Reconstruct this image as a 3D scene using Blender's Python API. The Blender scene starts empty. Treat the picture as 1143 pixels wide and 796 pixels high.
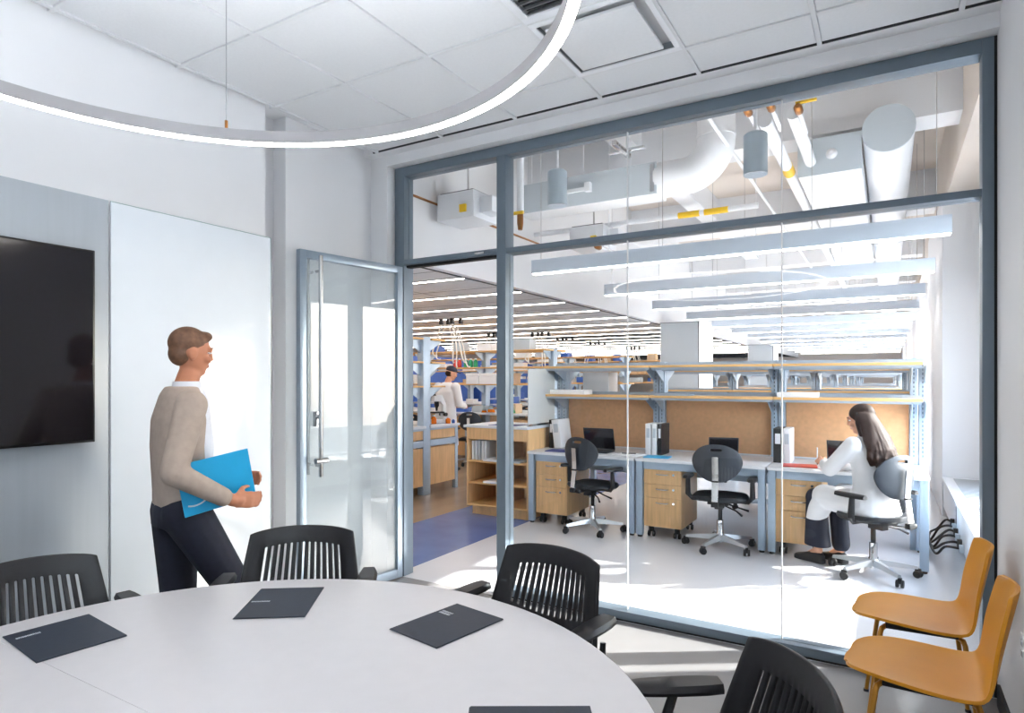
import bpy, bmesh, math, random
from mathutils import Vector, Matrix, Euler
random.seed(7)
PI = math.pi
SC = bpy.context.scene
COL = SC.collection

# ------------------------------------------------------------------ camera, light, exposure
cam_d = bpy.data.cameras.new('camera')
cam_d.sensor_fit = 'HORIZONTAL'; cam_d.sensor_width = 36.0
cam_d.lens = 706.0 / 1143.0 * 36.0
cam_d.shift_y = (424.0 - 398.0) / 1143.0
cam_d.clip_start = 0.02; cam_d.clip_end = 400
cam = bpy.data.objects.new('camera', cam_d); COL.objects.link(cam)
cam.location = (0, 0, 1.5); cam.rotation_euler = (PI/2, 0, math.radians(30.757))
SC.camera = cam
SC.view_settings.view_transform = 'Standard'
SC.view_settings.look = 'None'
SC.view_settings.gamma = 1.0
SC.view_settings.use_curve_mapping = False
SC.view_settings.exposure = 1.55

SUN_EL, SUN_AZ = math.radians(28.0), (0.835, 0.55)          # the sun stands over the lab's window wall
W = bpy.data.worlds.new('sky'); SC.world = W; W.use_nodes = True
nt = W.node_tree; bg = nt.nodes['Background']
sky = nt.nodes.new('ShaderNodeTexSky'); sky.sky_type = 'NISHITA'; sky.sun_disc = False
sky.sun_elevation = SUN_EL; sky.sun_rotation = math.atan2(SUN_AZ[0], SUN_AZ[1]); sky.dust_density = 2.0
mixs = nt.nodes.new('ShaderNodeMixRGB'); mixs.inputs[0].default_value = 0.55
mixs.inputs[2].default_value = (6.3, 7.3, 8.7, 1)
nt.links.new(sky.outputs[0], mixs.inputs[1]); nt.links.new(mixs.outputs[0], bg.inputs[0])
bg.inputs[1].default_value = 0.56
sd = bpy.data.lights.new('sun', 'SUN'); sd.energy = 7.5; sd.angle = 0.012; sd.color = (1.0, 0.95, 0.88)
sun = bpy.data.objects.new('sun', sd); COL.objects.link(sun)
sv = Vector((SUN_AZ[0]*math.cos(SUN_EL), SUN_AZ[1]*math.cos(SUN_EL), math.sin(SUN_EL)))
sun.rotation_euler = sv.to_track_quat('Z', 'Y').to_euler(); sun.location = (12, 12, 10)

RING_E, PEND_E, STRIP_E, DOWN_E, UP_E, RING_UP = 9.0, 6.0, 9.5, 6.0, 9.5, 20.0
def portal(loc, rot, sx, sy):
    d = bpy.data.lights.new('sky_portal', 'AREA'); d.shape = 'RECTANGLE'; d.size = sx; d.size_y = sy
    d.cycles.is_portal = True
    o = bpy.data.objects.new('sky_portal', d); COL.objects.link(o); o.location = loc; o.rotation_euler = rot
portal((1.25, 5.93, 1.52), (0, PI/2, 0), 2.1, 2.9)
portal((1.25, 13.65, 1.52), (0, PI/2, 0), 2.1, 4.7)

# ------------------------------------------------------------------ helpers
def lin(c):
    return tuple((v/255/12.92 if v/255 <= .04045 else ((v/255+.055)/1.055)**2.4) for v in c)
MATS = {}
def mat(name, rgb, rough=.5, metal=0., var=.05, scale=8., bump=0., stretch=None, coat=0., emit=None, es=0., spec=.5):
    m = bpy.data.materials.new(name); m.use_nodes = True; t = m.node_tree; p = t.nodes['Principled BSDF']
    c = lin(rgb)
    p.inputs['Roughness'].default_value = rough; p.inputs['Metallic'].default_value = metal
    p.inputs['Coat Weight'].default_value = coat; p.inputs['Specular IOR Level'].default_value = spec
    tc = t.nodes.new('ShaderNodeTexCoord'); mp = t.nodes.new('ShaderNodeMapping')
    t.links.new(tc.outputs['Object'], mp.inputs[0])
    if stretch: mp.inputs['Scale'].default_value = stretch
    n = t.nodes.new('ShaderNodeTexNoise'); n.inputs['Scale'].default_value = scale; n.inputs['Detail'].default_value = 4
    t.links.new(mp.outputs[0], n.inputs['Vector'])
    r = t.nodes.new('ShaderNodeValToRGB'); t.links.new(n.outputs['Fac'], r.inputs[0])
    r.color_ramp.elements[0].position = .3; r.color_ramp.elements[1].position = .7
    r.color_ramp.elements[0].color = (*[v*(1-var) for v in c], 1); r.color_ramp.elements[1].color = (*[min(1, v*(1+var)) for v in c], 1)
    t.links.new(r.outputs[0], p.inputs['Base Color'])
    if bump:
        b = t.nodes.new('ShaderNodeBump'); b.inputs['Strength'].default_value = bump; b.inputs['Distance'].default_value = .004
        t.links.new(n.outputs['Fac'], b.inputs['Height']); t.links.new(b.outputs[0], p.inputs['Normal'])
    if emit:
        p.inputs['Emission Color'].default_value = (*emit, 1); p.inputs['Emission Strength'].default_value = es
    MATS[name] = m; return m
def glass(name, tint=(.985, .995, .99), refl=1.45, tr=1.0, rough=0.0, white=0.0):
    m = bpy.data.materials.new(name); m.use_nodes = True; t = m.node_tree; t.nodes.remove(t.nodes['Principled BSDF'])
    o = t.nodes['Material Output']
    a = t.nodes.new('ShaderNodeBsdfTransparent'); a.inputs[0].default_value = (*tint, 1)
    g = t.nodes.new('ShaderNodeBsdfGlossy'); g.inputs['Roughness'].default_value = rough
    f = t.nodes.new('ShaderNodeFresnel'); f.inputs[0].default_value = refl
    x = t.nodes.new('ShaderNodeMixShader')
    src = a
    if white:
        d = t.nodes.new('ShaderNodeBsdfTranslucent'); d.inputs[0].default_value = (.86, .9, .92, 1)
        df = t.nodes.new('ShaderNodeBsdfDiffuse'); df.inputs[0].default_value = (.86, .9, .92, 1)
        ms = t.nodes.new('ShaderNodeMixShader'); ms.inputs[0].default_value = .5
        t.links.new(d.outputs[0], ms.inputs[1]); t.links.new(df.outputs[0], ms.inputs[2])
        y = t.nodes.new('ShaderNodeMixShader'); y.inputs[0].default_value = white
        t.links.new(a.outputs[0], y.inputs[1]); t.links.new(ms.outputs[0], y.inputs[2]); src = y
    ge = t.nodes.new('ShaderNodeNewGeometry'); iv = t.nodes.new('ShaderNodeMath'); iv.operation = 'SUBTRACT'; iv.inputs[0].default_value = 1.0
    mu = t.nodes.new('ShaderNodeMath'); mu.operation = 'MULTIPLY'      # a mirror image from the outer face only
    t.links.new(ge.outputs['Backfacing'], iv.inputs[1]); t.links.new(f.outputs[0], mu.inputs[0]); t.links.new(iv.outputs[0], mu.inputs[1])
    t.links.new(mu.outputs[0], x.inputs[0]); t.links.new(src.outputs[0], x.inputs[1]); t.links.new(g.outputs[0], x.inputs[2])
    t.links.new(x.outputs[0], o.inputs[0]); MATS[name] = m; return m

class B:
    def __init__(s): s.bm = bmesh.new()
    def _bev(s, vs, b, seg=2):
        es = {e for v in vs for e in v.link_edges}
        bmesh.ops.bevel(s.bm, geom=list(es), offset=b, segments=seg, affect='EDGES', profile=.6)
    def hexa(s, P, bev=0, seg=2):
        v = [s.bm.verts.new(p) for p in P]
        for f in ((0,3,2,1),(4,5,6,7),(0,1,5,4),(1,2,6,5),(2,3,7,6),(3,0,4,7)): s.bm.faces.new([v[i] for i in f])
        if bev: s._bev(v, bev, seg)
        return s
    def box(s, x0, x1, y0, y1, z0, z1, bev=0, seg=2, M=None):
        P = [(x0,y0,z0),(x1,y0,z0),(x1,y1,z0),(x0,y1,z0),(x0,y0,z1),(x1,y0,z1),(x1,y1,z1),(x0,y1,z1)]
        if M is not None: P = [M @ Vector(p) for p in P]
        return s.hexa(P, bev, seg)
    def loft(s, rings, cap=True, closed=True):
        V = [[s.bm.verts.new(p) for p in r] for r in rings]; n = len(V[0])
        for a, b in zip(V, V[1:]):
            for i in range(n if closed else n-1):
                j = (i+1) % n; s.bm.faces.new((a[i], a[j], b[j], b[i]))
        if cap: s.bm.faces.new(V[0][::-1]); s.bm.faces.new(V[-1])
        return s
    def tube(s, pts, r, n=8, closed=False):
        pts = [Vector(p) for p in pts]; N = len(pts); R = r if isinstance(r, (list, tuple)) else [r]*N
        T = []
        for i in range(N):
            a = pts[(i-1) % N] if (closed or i > 0) else pts[i]; b = pts[(i+1) % N] if (closed or i < N-1) else pts[i]
            T.append((b-a).normalized())
        up = Vector((0,0,1)) if abs(T[0].z) < .9 else Vector((1,0,0))
        u = (up - T[0]*up.dot(T[0])).normalized(); rings = []
        for i in range(N):
            u = (u - T[i]*u.dot(T[i])).normalized(); w = T[i].cross(u)
            rings.append([pts[i] + (u*math.cos(2*PI*k/n) + w*math.sin(2*PI*k/n))*R[i] for k in range(n)])
        if closed: rings.append(rings[0]); 
        return s.loft(rings, cap=not closed)
    def lathe(s, prof, n=16, c=(0,0,0), M=None):
        R = []
        for r, z in prof:
            ring = [Vector((c[0]+max(r,1e-4)*math.cos(2*PI*k/n), c[1]+max(r,1e-4)*math.sin(2*PI*k/n), c[2]+z)) for k in range(n)]
            R.append([M @ p for p in ring] if M is not None else ring)
        return s.loft(R)
    def prism(s, poly, f0, f1, bev=0):
        a = [f0(p) for p in poly]; b = [f1(p) for p in poly]
        s.loft([a, b]); return s
    def ell(s, c, r, M=None, n=14, m=9):
        R = []
        for i in range(m+1):
            t = PI*i/m; ring = []
            for k in range(n):
                p = Vector((r[0]*max(math.sin(t),.01)*math.cos(2*PI*k/n), r[1]*max(math.sin(t),.01)*math.sin(2*PI*k/n), -r[2]*math.cos(t)))
                if M is not None: p = M @ p
                ring.append(p + Vector(c))
            R.append(ring)
        return s.loft(R)
    def done(s, name, m, parent=None, loc=None, smooth=True, sharp=35):
        bmesh.ops.recalc_face_normals(s.bm, faces=s.bm.faces)
        me = bpy.data.meshes.new(name); s.bm.to_mesh(me); s.bm.free()
        if smooth:
            me.shade_smooth(); me.set_sharp_from_angle(angle=math.radians(sharp))
        me.materials.append(MATS[m] if isinstance(m, str) else m)
        o = bpy.data.objects.new(name, me); COL.objects.link(o)
        if parent: o.parent = parent
        if loc: o.location = loc
        return o
def tag(o, label, cat, group=None):
    o['label'] = label; o['category'] = cat
    if group: o['group'] = group
    return o
def thing(name, label, cat, loc=(0,0,0), rz=0., group=None):
    o = bpy.data.objects.new(name, None); COL.objects.link(o); o.empty_display_size = .1
    o.location = loc; o.rotation_euler = (0,0,rz); return tag(o, label, cat, group)
def struct(o):
    o['kind'] = 'structure'; return o
def sempty(name, loc=(0,0,0)):
    o = bpy.data.objects.new(name, None); COL.objects.link(o); o.location = loc; return struct(o)
def sbox(name, m, x0, x1, y0, y1, z0, z1, parent=None, bev=0):
    o = B().box(x0,x1,y0,y1,z0,z1,bev).done(name, m, parent)
    return o if parent else struct(o)
KIDS = {}
def dup(root, loc, rz=None, label=None, skip=()):
    r = root.copy(); COL.objects.link(r); r.location = loc
    if rz is not None: r.rotation_euler = (0,0,rz)
    if label: r['label'] = label
    for ch in list(root.children):
        if ch.name.split('.')[0] in skip: continue
        c = ch.copy(); COL.objects.link(c); c.parent = r
        for g in list(ch.children):
            d = g.copy(); COL.objects.link(d); d.parent = c
    return r
def inst(o, parent, loc=None, rz=None):
    c = o.copy(); COL.objects.link(c); c.parent = parent
    if loc: c.location = loc
    if rz is not None: c.rotation_euler = (0,0,rz)
    return c
def arc(c, r, a0, a1, n, ax=(1,0,0), ay=(0,0,1)):
    ax, ay = Vector(ax), Vector(ay)
    return [Vector(c) + ax*r*math.cos(a0+(a1-a0)*i/n) + ay*r*math.sin(a0+(a1-a0)*i/n) for i in range(n+1)]

# ------------------------------------------------------------------ materials
mat('wall_paint', (232,233,236), .6, var=.012, scale=3, bump=.03)
mat('grey_panel', (176,184,192), .3, var=.03, scale=3, stretch=(1,8,.4))
mat('ceiling_tile', (226,228,231), .85, var=.015, scale=60, bump=.1)
mat('tee_bar', (222,224,227), .4, var=.01)
mat('dark_gap', (60,62,66), .8)
mat('grille_grey', (150,154,158), .5, .3)
mat('concrete', (138,137,138), .22, var=.05, scale=2.2, bump=.02)
mat('lab_floor', (212,213,217), .2, var=.03, scale=2.0)
mat('floor_blue', (88,112,166), .22, var=.12, scale=3)
mat('floor_tan', (152,134,116), .22, var=.12, scale=3, stretch=(1,.3,1))
mat('frame_paint', (110,124,137), .38, .25, var=.03, scale=12)
mat('door_aluminium', (150,166,182), .32, .5, var=.03)
mat('steel', (196,198,200), .22, .95, var=.03)
mat('chrome', (225,226,228), .1, 1., var=.02)
mat('satin_alu', (205,208,212), .3, .8, var=.03)
mat('black_gasket', (18,18,20), .6)
mat('table_top', (218,216,219), .35, var=.012, scale=20, bump=.01)
mat('table_edge', (150,150,152), .5)
mat('black_plastic', (27,27,31), .42, var=.15, scale=40, bump=.06)
mat('black_fabric', (24,24,27), .85, var=.2, scale=120, bump=.2)
mat('folder_navy', (42,50,64), .5, var=.08, scale=60, bump=.04)
mat('ink_white', (225,230,236), .6)
mat('mustard', (216,146,24), .45, var=.03, scale=10, bump=.02)
mat('mustard_metal', (186,128,40), .3, .4, var=.04)
mat('screen', (22,20,26), .12, var=.1, spec=.6)
mat('bezel', (16,17,20), .3)
mat('board_glass', (234,241,248), .1, var=.008, coat=.3)
mat('glass_edge', (150,178,178), .15)
mat('lamp_metal', (190,188,190), .45, .3, var=.02)
mat('oak', (226,184,132), .42, var=.12, scale=5, stretch=(9,9,.7), bump=.04)
mat('oak_edge', (226,180,118), .45, var=.12, scale=5, stretch=(.7,9,9))
mat('cork', (222,172,126), .85, var=.07, scale=30, bump=.06)
mat('lab_steel', (172,191,210), .36, .25, var=.03, scale=15)
mat('desk_top', (205,208,213), .35, var=.02, scale=30)
mat('bench_top', (216,222,230), .3, var=.02)
mat('bar_white', (216,228,242), .4, var=.01)
mat('white_metal', (232,235,240), .4, var=.01)
mat('duct_white', (226,229,234), .5, var=.02, scale=4)
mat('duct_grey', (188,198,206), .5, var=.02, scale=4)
mat('deck_paint', (214,206,199), .75, var=.03, scale=2)
mat('label_yellow', (240,196,20), .5)
mat('brass', (150,100,50), .35, .8)
mat('can_grey', (176,190,200), .45, .2)
mat('paper', (238,240,243), .7, var=.01)
mat('binder_white', (235,237,240), .4, var=.01)
mat('binder_black', (30,31,34), .45)
mat('laptop_grey', (44,50,56), .35, .2)
mat('tablet_red', (205,62,52), .35)
mat('notebook_blue', (46,58,130), .5)
mat('folder_teal', (30,168,222), .4, var=.05)
mat('seat_black', (30,34,40), .5, var=.1, scale=60, bump=.08)
mat('chair_shell', (44,51,60), .45, var=.05, scale=40)
mat('rubber', (28,29,31), .6)
mat('skin', (214,158,128), .5, var=.04, scale=20)
mat('skin_man', (196,130,98), .5, var=.05, scale=20)
mat('hair_dark', (48,32,26), .6, spec=.15, var=.3, scale=5, stretch=(9,9,1))
mat('hair_brown', (112,80,60), .6, var=.3, scale=40, bump=.25)
mat('coat_white', (232,233,236), .8, var=.02, scale=8, bump=.1)
mat('jacket_beige', (176,160,148), .85, var=.06, scale=30, bump=.12)
mat('shirt_white', (228,230,238), .8, var=.02, bump=.06)
mat('trouser_dark', (30,34,50), .8, var=.12, scale=40, bump=.08)
mat('shoe_black', (22,22,24), .45)
mat('eye', (30,22,20), .15)
mat('lips', (176,98,88), .5)
mat('cap_navy', (40,44,62), .7)
mat('liquid_orange', (236,120,24), .15)
mat('liquid_green', (30,150,90), .15)
mat('plastic_red', (214,58,44), .4)
mat('plastic_green', (40,160,110), .4)
mat('plastic_blue', (60,104,190), .4)
mat('cardboard', (206,180,150), .8)
mat('hose_white', (236,234,228), .5)
mat('lamp_on', (255,255,255), .5, emit=(1.0, .93, .87), es=RING_E)
mat('pendant_on', (255,255,255), .5, emit=(1.0, .94, .9), es=PEND_E)
mat('added_uplight_on', (255,255,255), .5, emit=(1.0, .93, .88), es=UP_E)
mat('ring_up_on', (255,255,255), .5, emit=(.96, .98, 1.0), es=RING_UP)
mat('strip_on', (255,255,255), .5, emit=(1.0, .9, .82), es=STRIP_E)
mat('down_on', (255,255,255), .5, emit=(1.0, .9, .8), es=DOWN_E)
mat('taupe_paint', (146,134,124), .8)
mat('outside_ground', (150,150,145), .9, var=.1, scale=.5)

glass('clear_glass'); glass('window_glass', tint=(.97, .985, 1.0))
glass('door_glass', tint=(.93, .96, .97), refl=1.6, white=.26)  # milky white mixed in stands for bright reflections on the door pane
glass('shade_cloth', tint=(.3,.3,.3), white=.9, refl=1.05)
glass('frosted_glass', tint=(.85,.9,.9), white=.62, rough=.2)
glass('flask_glass', tint=(.93,.96,.97), refl=1.3)
# ------------------------------------------------------------------ the setting
ZC, ZW = 3.20, 3.30                                                   # meeting-room ceiling
sbox('ground', 'outside_ground', -120, 160, -120, 160, -12.2, -12)
fl = sempty('floor')
sbox('meeting_floor', 'concrete', -3.6, .6, -2.2, 3.72, -.12, 0, fl)
sbox('lab_floor', 'lab_floor', -3.27, 1.2, 3.72, 34.0, -.12, 0, fl)
sbox('blue_floor_band', 'floor_blue', -4.27, -3.27, 3.72, 34.0, -.12, 0, fl)
sbox('tan_floor_band', 'floor_tan', -14.3, -4.27, 3.72, 34.0, -.12, 0, fl)

# meeting-room walls
sbox('wall_left', 'wall_paint', -3.60, -3.335, -2.2, 2.60, 0, ZW)
sbox('wall_corner', 'wall_paint', -3.60, -3.56, 2.60, 2.84, 0, ZW)
sbox('trim_1', 'wall_paint', -3.60, -3.44, 2.84, 3.72, 0, ZW)            # column beside the door
sbox('trim_2', 'wall_paint', -3.44, -3.275, 3.648, 3.80, 0, ZW)          # return to the glazing
wr = sempty('wall_right')
for a in ((.1, 3.80, 0, ZW), (-2.2, -2.0, 0, ZW), (-2.0, .1, 0, .45), (-2.0, .1, 2.9, ZW)): sbox('wall_panel', 'wall_paint', .441, .60, *a, wr)
wn = sempty('window_7')                                                  # added behind the camera for soft daylight, its blind drawn
sbox('pane', 'window_glass', .56, .57, -2.0, .1, .45, 2.9, wn); sbox('added_blind', 'shade_cloth', .50, .503, -1.99, .09, .46, 2.89, wn)
for y in (-2.0, -.97, .06): sbox('mullion', 'white_metal', .53, .59, y, y+.04, .45, 2.9, wn)
wf = sempty('wall_front')                                                # header over the glazing
sbox('header', 'wall_paint', -3.275, .441, 3.648, 3.86, 3.125, 4.4, wf)
sbox('header_side', 'wall_paint', -14.3, -3.275, 3.80, 3.86, 0, 4.4, wf)
sbox('header_side', 'wall_paint', .441, 1.0, 3.80, 3.86, 0, 4.4, wf)
sbox('wall_back', 'wall_paint', -3.6, .6, -2.2, -2.05, 0, ZW)
sbox('baseboard_right', 'black_plastic', .429, .441, -2.05, 3.64, 0, .10)
sbox('baseboard_left', 'black_plastic', -3.335, -3.323, -2.05, 2.60, 0, .10)

# tiled ceiling: tees stand proud, each tile sits 6 mm up between them
cl = sempty('ceiling')
sbox('ceiling_slab', 'wall_paint', -3.6, .6, -2.2, 3.65, ZC+.05, ZC+.12, cl)
sbox('perimeter_strip', 'wall_paint', -3.6, .6, 3.565, 3.66, ZC, ZC+.05, cl)
gx = [-3.335, -3.29+.0, -2.69, -2.09, -1.495, -.905, -.30, .29, .441]
gy = [-2.05, -1.63, -1.02, -.41, .20, .81, 1.42, 2.03, 2.64, 3.25, 3.555]
tiles = {}
def tile(x0, x1, y0, y1):
    k = (round(x1-x0, 3), round(y1-y0, 3))
    if k not in tiles:
        w, d = k[0]-.024, k[1]-.024
        tiles[k] = B().box(-w/2, w/2, -d/2, d/2, 0, .02, .003, 1).done('ceiling_tile', 'ceiling_tile', cl); o = tiles[k]
        o.location = ((x0+x1)/2, (y0+y1)/2, ZC+.006); return
    inst(tiles[k], cl, ((x0+x1)/2, (y0+y1)/2, ZC+.006))
for i in range(1, len(gx)-1):
    for j in range(len(gy)-1):
        x0, x1, y0, y1 = gx[i], gx[i+1], gy[j], gy[j+1]
        if abs(x0+1.495) < .01 and (abs(y0-2.64) < .01 or abs(y0-2.03) < .01): continue
        tile(x0, x1, y0, y1)
for x in gx[1:-1]: sbox('tee_bar', 'tee_bar', x-.011, x+.011, -2.05, 3.56, ZC-.002, ZC+.03, cl)
for y in gy[1:-1]: sbox('tee_bar', 'tee_bar', -3.335, .441, y-.0105, y+.0105, ZC-.001, ZC+.03, cl)
sbox('edge_gap', 'dark_gap', -3.335, .441, 3.556, 3.566, ZC+.004, ZC+.03, cl)

# the glass wall
YG = 3.725
gw = sempty('window_1', (0, YG, 0))
def gbox(n, m, x0, x1, y0, y1, z0, z1, bev=.003): return sbox(n, m, x0, x1, y0, y1, z0, z1, gw, bev)
JL, JR, ML, MR = -3.268, .441, -2.342, -2.268
gbox('left_jamb', 'frame_paint', JL, -3.176, 0, .11, 0, 3.123)
gbox('right_jamb', 'frame_paint', .383, JR-.012, 0, .11, 0, 3.123)
gbox('right_gasket', 'black_gasket', JR-.012, JR, .004, .1, 0, 3.123, 0)
gbox('mullion', 'frame_paint', ML, MR, 0, .11, 0, 3.06)
gbox('head_rail', 'frame_paint', -3.176, .383, 0, .11, 3.053, 3.123)
gbox('head_gasket', 'black_gasket', JL, JR, .006, .1, 3.122, 3.13, 0)
gbox('transom', 'frame_paint', -3.176, ML, 0, .11, 2.375, 2.415)
gbox('transom', 'frame_paint', MR, .383, 0, .11, 2.372, 2.41)
gbox('door_head_stop', 'black_gasket', -3.176, ML, .03, .08, 2.358, 2.375, 0)
gbox('sill_rail', 'frame_paint', MR, .383, 0, .11, .012, .062)
gbox('sill_gasket', 'black_gasket', MR, .383, .006, .1, 0, .013, 0)
J1, J2 = -1.406, -.508
for a, b in ((MR, J1-.003), (J1+.003, J2-.003), (J2+.003, .383)):
    gbox('pane', 'clear_glass', a, b, .05, .062, .062, 2.372, 0)
    gbox('pane', 'clear_glass', a, b, .05, .062, 2.41, 3.053, 0)
gbox('pane', 'clear_glass', -3.176, ML, .05, .062, 2.415, 3.053, 0)
for j in (J1, J2):
    gbox('glass_joint', 'paper', j-.003, j+.003, .049, .063, .062, 2.372, 0)
    gbox('glass_joint', 'paper', j-.003, j+.003, .049, .063, 2.41, 3.053, 0)
# transom latch bracket
gbox('latch_plate', 'steel', -2.52, -2.44, -.012, 0, 2.385, 2.402)

# the open door leaf, hinged on the left jamb and swung into the room
dr = sempty('door_1', (-3.205, 3.70, 0)); dr.rotation_euler = (0, 0, math.radians(-90-8.5))
DW, DH, T = .872, 2.355, .045
def dbox(n, m, x0, x1, z0, z1, y0=0, y1=T, bev=.003): return sbox(n, m, x0, x1, y0, y1, z0, z1, dr, bev)
dbox('hinge_stile', 'door_aluminium', 0, .05, .01, DH); dbox('lock_stile', 'door_aluminium', DW-.05, DW, .01, DH)
dbox('top_rail', 'door_aluminium', .05, DW-.05, DH-.05, DH); dbox('bottom_rail', 'door_aluminium', .05, DW-.05, .01, .075)
dbox('pane', 'door_glass', .05, DW-.05, .075, DH-.05, .016, .028, 0)
def pull(side):
    y = T+.055 if side > 0 else -.055
    o = B().tube([(DW-.12, y, .86), (DW-.12, y, 2.32)], .0145, 12)
    for z in (.93, 2.22): o.tube([(DW-.12, y, z), (DW-.12, T if side > 0 else 0, z)], .009, 8)
    return o.done('pull_handle', 'steel', dr)
p1_ = pull(1); pull(-1)
B().box(DW-.145, DW-.095, T, T+.02, 1.19, 1.29, .004).lathe([(.0, 0), (.016, 0), (.016, .03), (0, .03)], 12, M=Matrix.Translation((DW-.12, T+.02, 1.255)) @ Matrix.Rotation(-PI/2, 4, 'X')).done('lock_case', 'steel', dr)
B().tube([(DW-.17, T+.055, .965), (DW-.08, T+.055, .965)], .02, 10).done('pull_collar', 'steel', dr)
for z in (.2, 2.1): B().tube([(-.004, T/2, z), (-.004, T/2, z+.1)], .012, 8).done('hinge', 'steel', dr)

# ------------------------------------------------------------------ the lab's shell
ZL, XB = 2.60, -3.80                                        # left lab ceiling and the bulkhead beside it
sbox('wall_far', 'deck_paint', -14.3, 1.2, 34.0, 34.2, -.1, 4.5)
sbox('wall_lab_side', 'taupe_paint', -14.5, -14.3, 3.72, 34.2, -.1, 4.5)
lc = sempty('ceiling_lab_low')
sbox('ceiling_slab', 'ceiling_tile', -14.3, XB-.1, 3.86, 34, ZL+.03, ZL+.12, lc)
sbox('bulkhead', 'wall_paint', XB-.1, XB, 3.86, 34, ZL-.005, 4.4, lc)
sbox('bulkhead_edge_trim', 'dark_gap', XB-.11, XB-.085, 3.86, 34, ZL-.012, ZL+.03, lc)
t0 = None
Y0L, SP = 4.36, 1.233
for i in range(9):
    for j in range(8):
        for k in (0, 1):
            x = XB-.13-1.2*(i+.5); y = Y0L+SP*j+.07+(.5+k)*(SP-.14)/2
            if t0 is None:
                d = (SP-.14)/2-.012; t0 = B().box(-.594, .594, -d/2, d/2, 0, .02, .003, 1).done('ceiling_tile', 'ceiling_tile', lc); t0.location = (x, y, ZL+.004)
            else: inst(t0, lc, (x, y, ZL+.004))
tee = B()
for i in range(9): tee.box(XB-.13-1.2*i-.006, XB-.13-1.2*i+.006, 3.86, 34, ZL+.004, ZL+.03)
for j in range(48): tee.box(-14.3, XB-.1, 3.9+.6165*j-.006, 3.9+.6165*j+.006, ZL+.003, ZL+.03)
tee.done('grid_bar', 'dark_gap', lc)['kind'] = 'stuff'
hd = sempty('ceiling_lab_high')
sbox('deck', 'deck_paint', XB, 1.2, 3.86, 34, 4.4, 4.5, hd)
for y in (6.75, 10.4, 14.1, 17.8, 21.5): sbox('beam', 'duct_white', XB, 1.0, y, y+.38, 3.86, 4.4, hd)
for x in (-2.6,): sbox('beam', 'duct_white', x, x+.25, 3.86, 34, 4.05, 4.4, hd)
sbox('edge_beam', 'deck_paint', .56, 1.2, 3.86, 34, 3.55, 4.4, hd)

# window wall of the lab
we = sempty('wall_window_side')
XW = 1.0
sbox('sill_wall', 'wall_paint', XW, 1.2, 3.86, 34, -.1, .45, we)
sbox('lintel_wall', 'wall_paint', XW, 1.2, 3.86, 34, 2.59, 4.5, we)
for a, b, xi in ((3.8, 4.5, XW), (7.35, 8.42, XW), (8.41, 11.3, .51), (16.0, 18.7, .51), (23.4, 26.1, .51), (30.8, 34, .51)):
    sbox('pier', 'wall_paint', xi, 1.2, a, b, 0, 3.55, we)
for n, (a, b) in enumerate(((4.5, 7.35), (11.3, 16.0), (18.7, 23.4), (26.1, 30.8))):
    w = sempty('window_%d' % (n+2))
    sbox('pane', 'window_glass', 1.08, 1.09, a, b, .45, 2.59, w)
    sbox('frame', 'white_metal', 1.04, 1.13, a, a+.03, .45, 2.59, w); sbox('frame', 'white_metal', 1.04, 1.13, b-.03, b, .45, 2.59, w)
    if n == 0: sbox('mullion', 'white_metal', 1.03, 1.14, 4.69, 4.79, .45, 2.59, w); sbox('mullion', 'white_metal', 1.03, 1.14, 6.71, 6.79, .45, 2.59, w)
    else:
        q = int((b-a)/1.2)
        for k in range(1, q+1): sbox('mullion', 'white_metal', 1.04, 1.13, a+(b-a)*k/(q+1)-.02, a+(b-a)*k/(q+1)+.02, .45, 2.59, w)
# box columns under the bulkhead
for n, y in enumerate((12.0, 20.9)):
    c = sempty('trim_%d' % (n+3))
    sbox('column_panel', 'wall_paint', XB, -3.06, y, y+1.1, 0, ZL+.0, c)
    sbox('column_front', 'duct_grey', XB+.02, -3.07, y-.02, y, .01, ZL-.01, c)
    sbox('shadow_joint', 'dark_gap', -3.07, -3.056, y-.012, y+.004, .01, ZL, c)
    sbox('shadow_joint', 'dark_gap', XB, -3.06, y-.012, y+.004, ZL-.012, ZL+.0, c)

# perimeter heater under the windows
cv = thing('perimeter_heater', 'long low white metal heater cabinet running under the windows at the lab wall', 'heater', (0, 0, 0))
B().box(.52, .98, 3.9, 8.39, .10, .40, .006).done('cover', 'white_metal', cv)
B().box(.505, .99, 3.88, 8.40, .40, .432, .006).done('top_cap', 'white_metal', cv)
B().box(.56, .98, 3.9, 8.39, 0, .10).done('plinth', 'dark_gap', cv)
g = B()
for k in range(60): g.box(.60, .90, 3.95+.073*k, 3.95+.073*k+.02, .43, .436)
o = g.done('outlet_grille', 'grille_grey', cv); o['kind'] = 'stuff'
for y in (5.3, 6.85): B().box(.516, .522, y, y+.012, .11, .40).done('cover_joint', 'dark_gap', cv)

# ------------------------------------------------------------------ lamps and ceiling plant
# ring lamp
RC, RZ = (-1.532, .872), 2.45
rg = thing('ring_lamp', 'large thin glowing ring lamp hung on wires over the white round table', 'lamp', (RC[0], RC[1], RZ))
N = 128
def ring(name, m, r0, r1, z0, z1):
    rr = []
    for k in range(N+1):
        a = 2*PI*k/N; c, s = math.cos(a), math.sin(a)
        rr.append([(r0*c, r0*s, z0), (r1*c, r1*s, z0), (r1*c, r1*s, z1), (r0*c, r0*s, z1)])
    return B().loft(rr, cap=False).done(name, m, rg, sharp=50)
ring('ring_body', 'lamp_metal', 1.013, 1.045, .003, .045)
ring('ring_lip', 'lamp_metal', 1.013, 1.016, .045, .05); ring('ring_lip', 'lamp_metal', 1.042, 1.045, .045, .05)
ring('light_diffuser', 'lamp_on', 1.015, 1.043, -.003, .0028)
ring('uplight_diffuser', 'ring_up_on', 1.02, 1.038, .0455, .0485)
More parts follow.
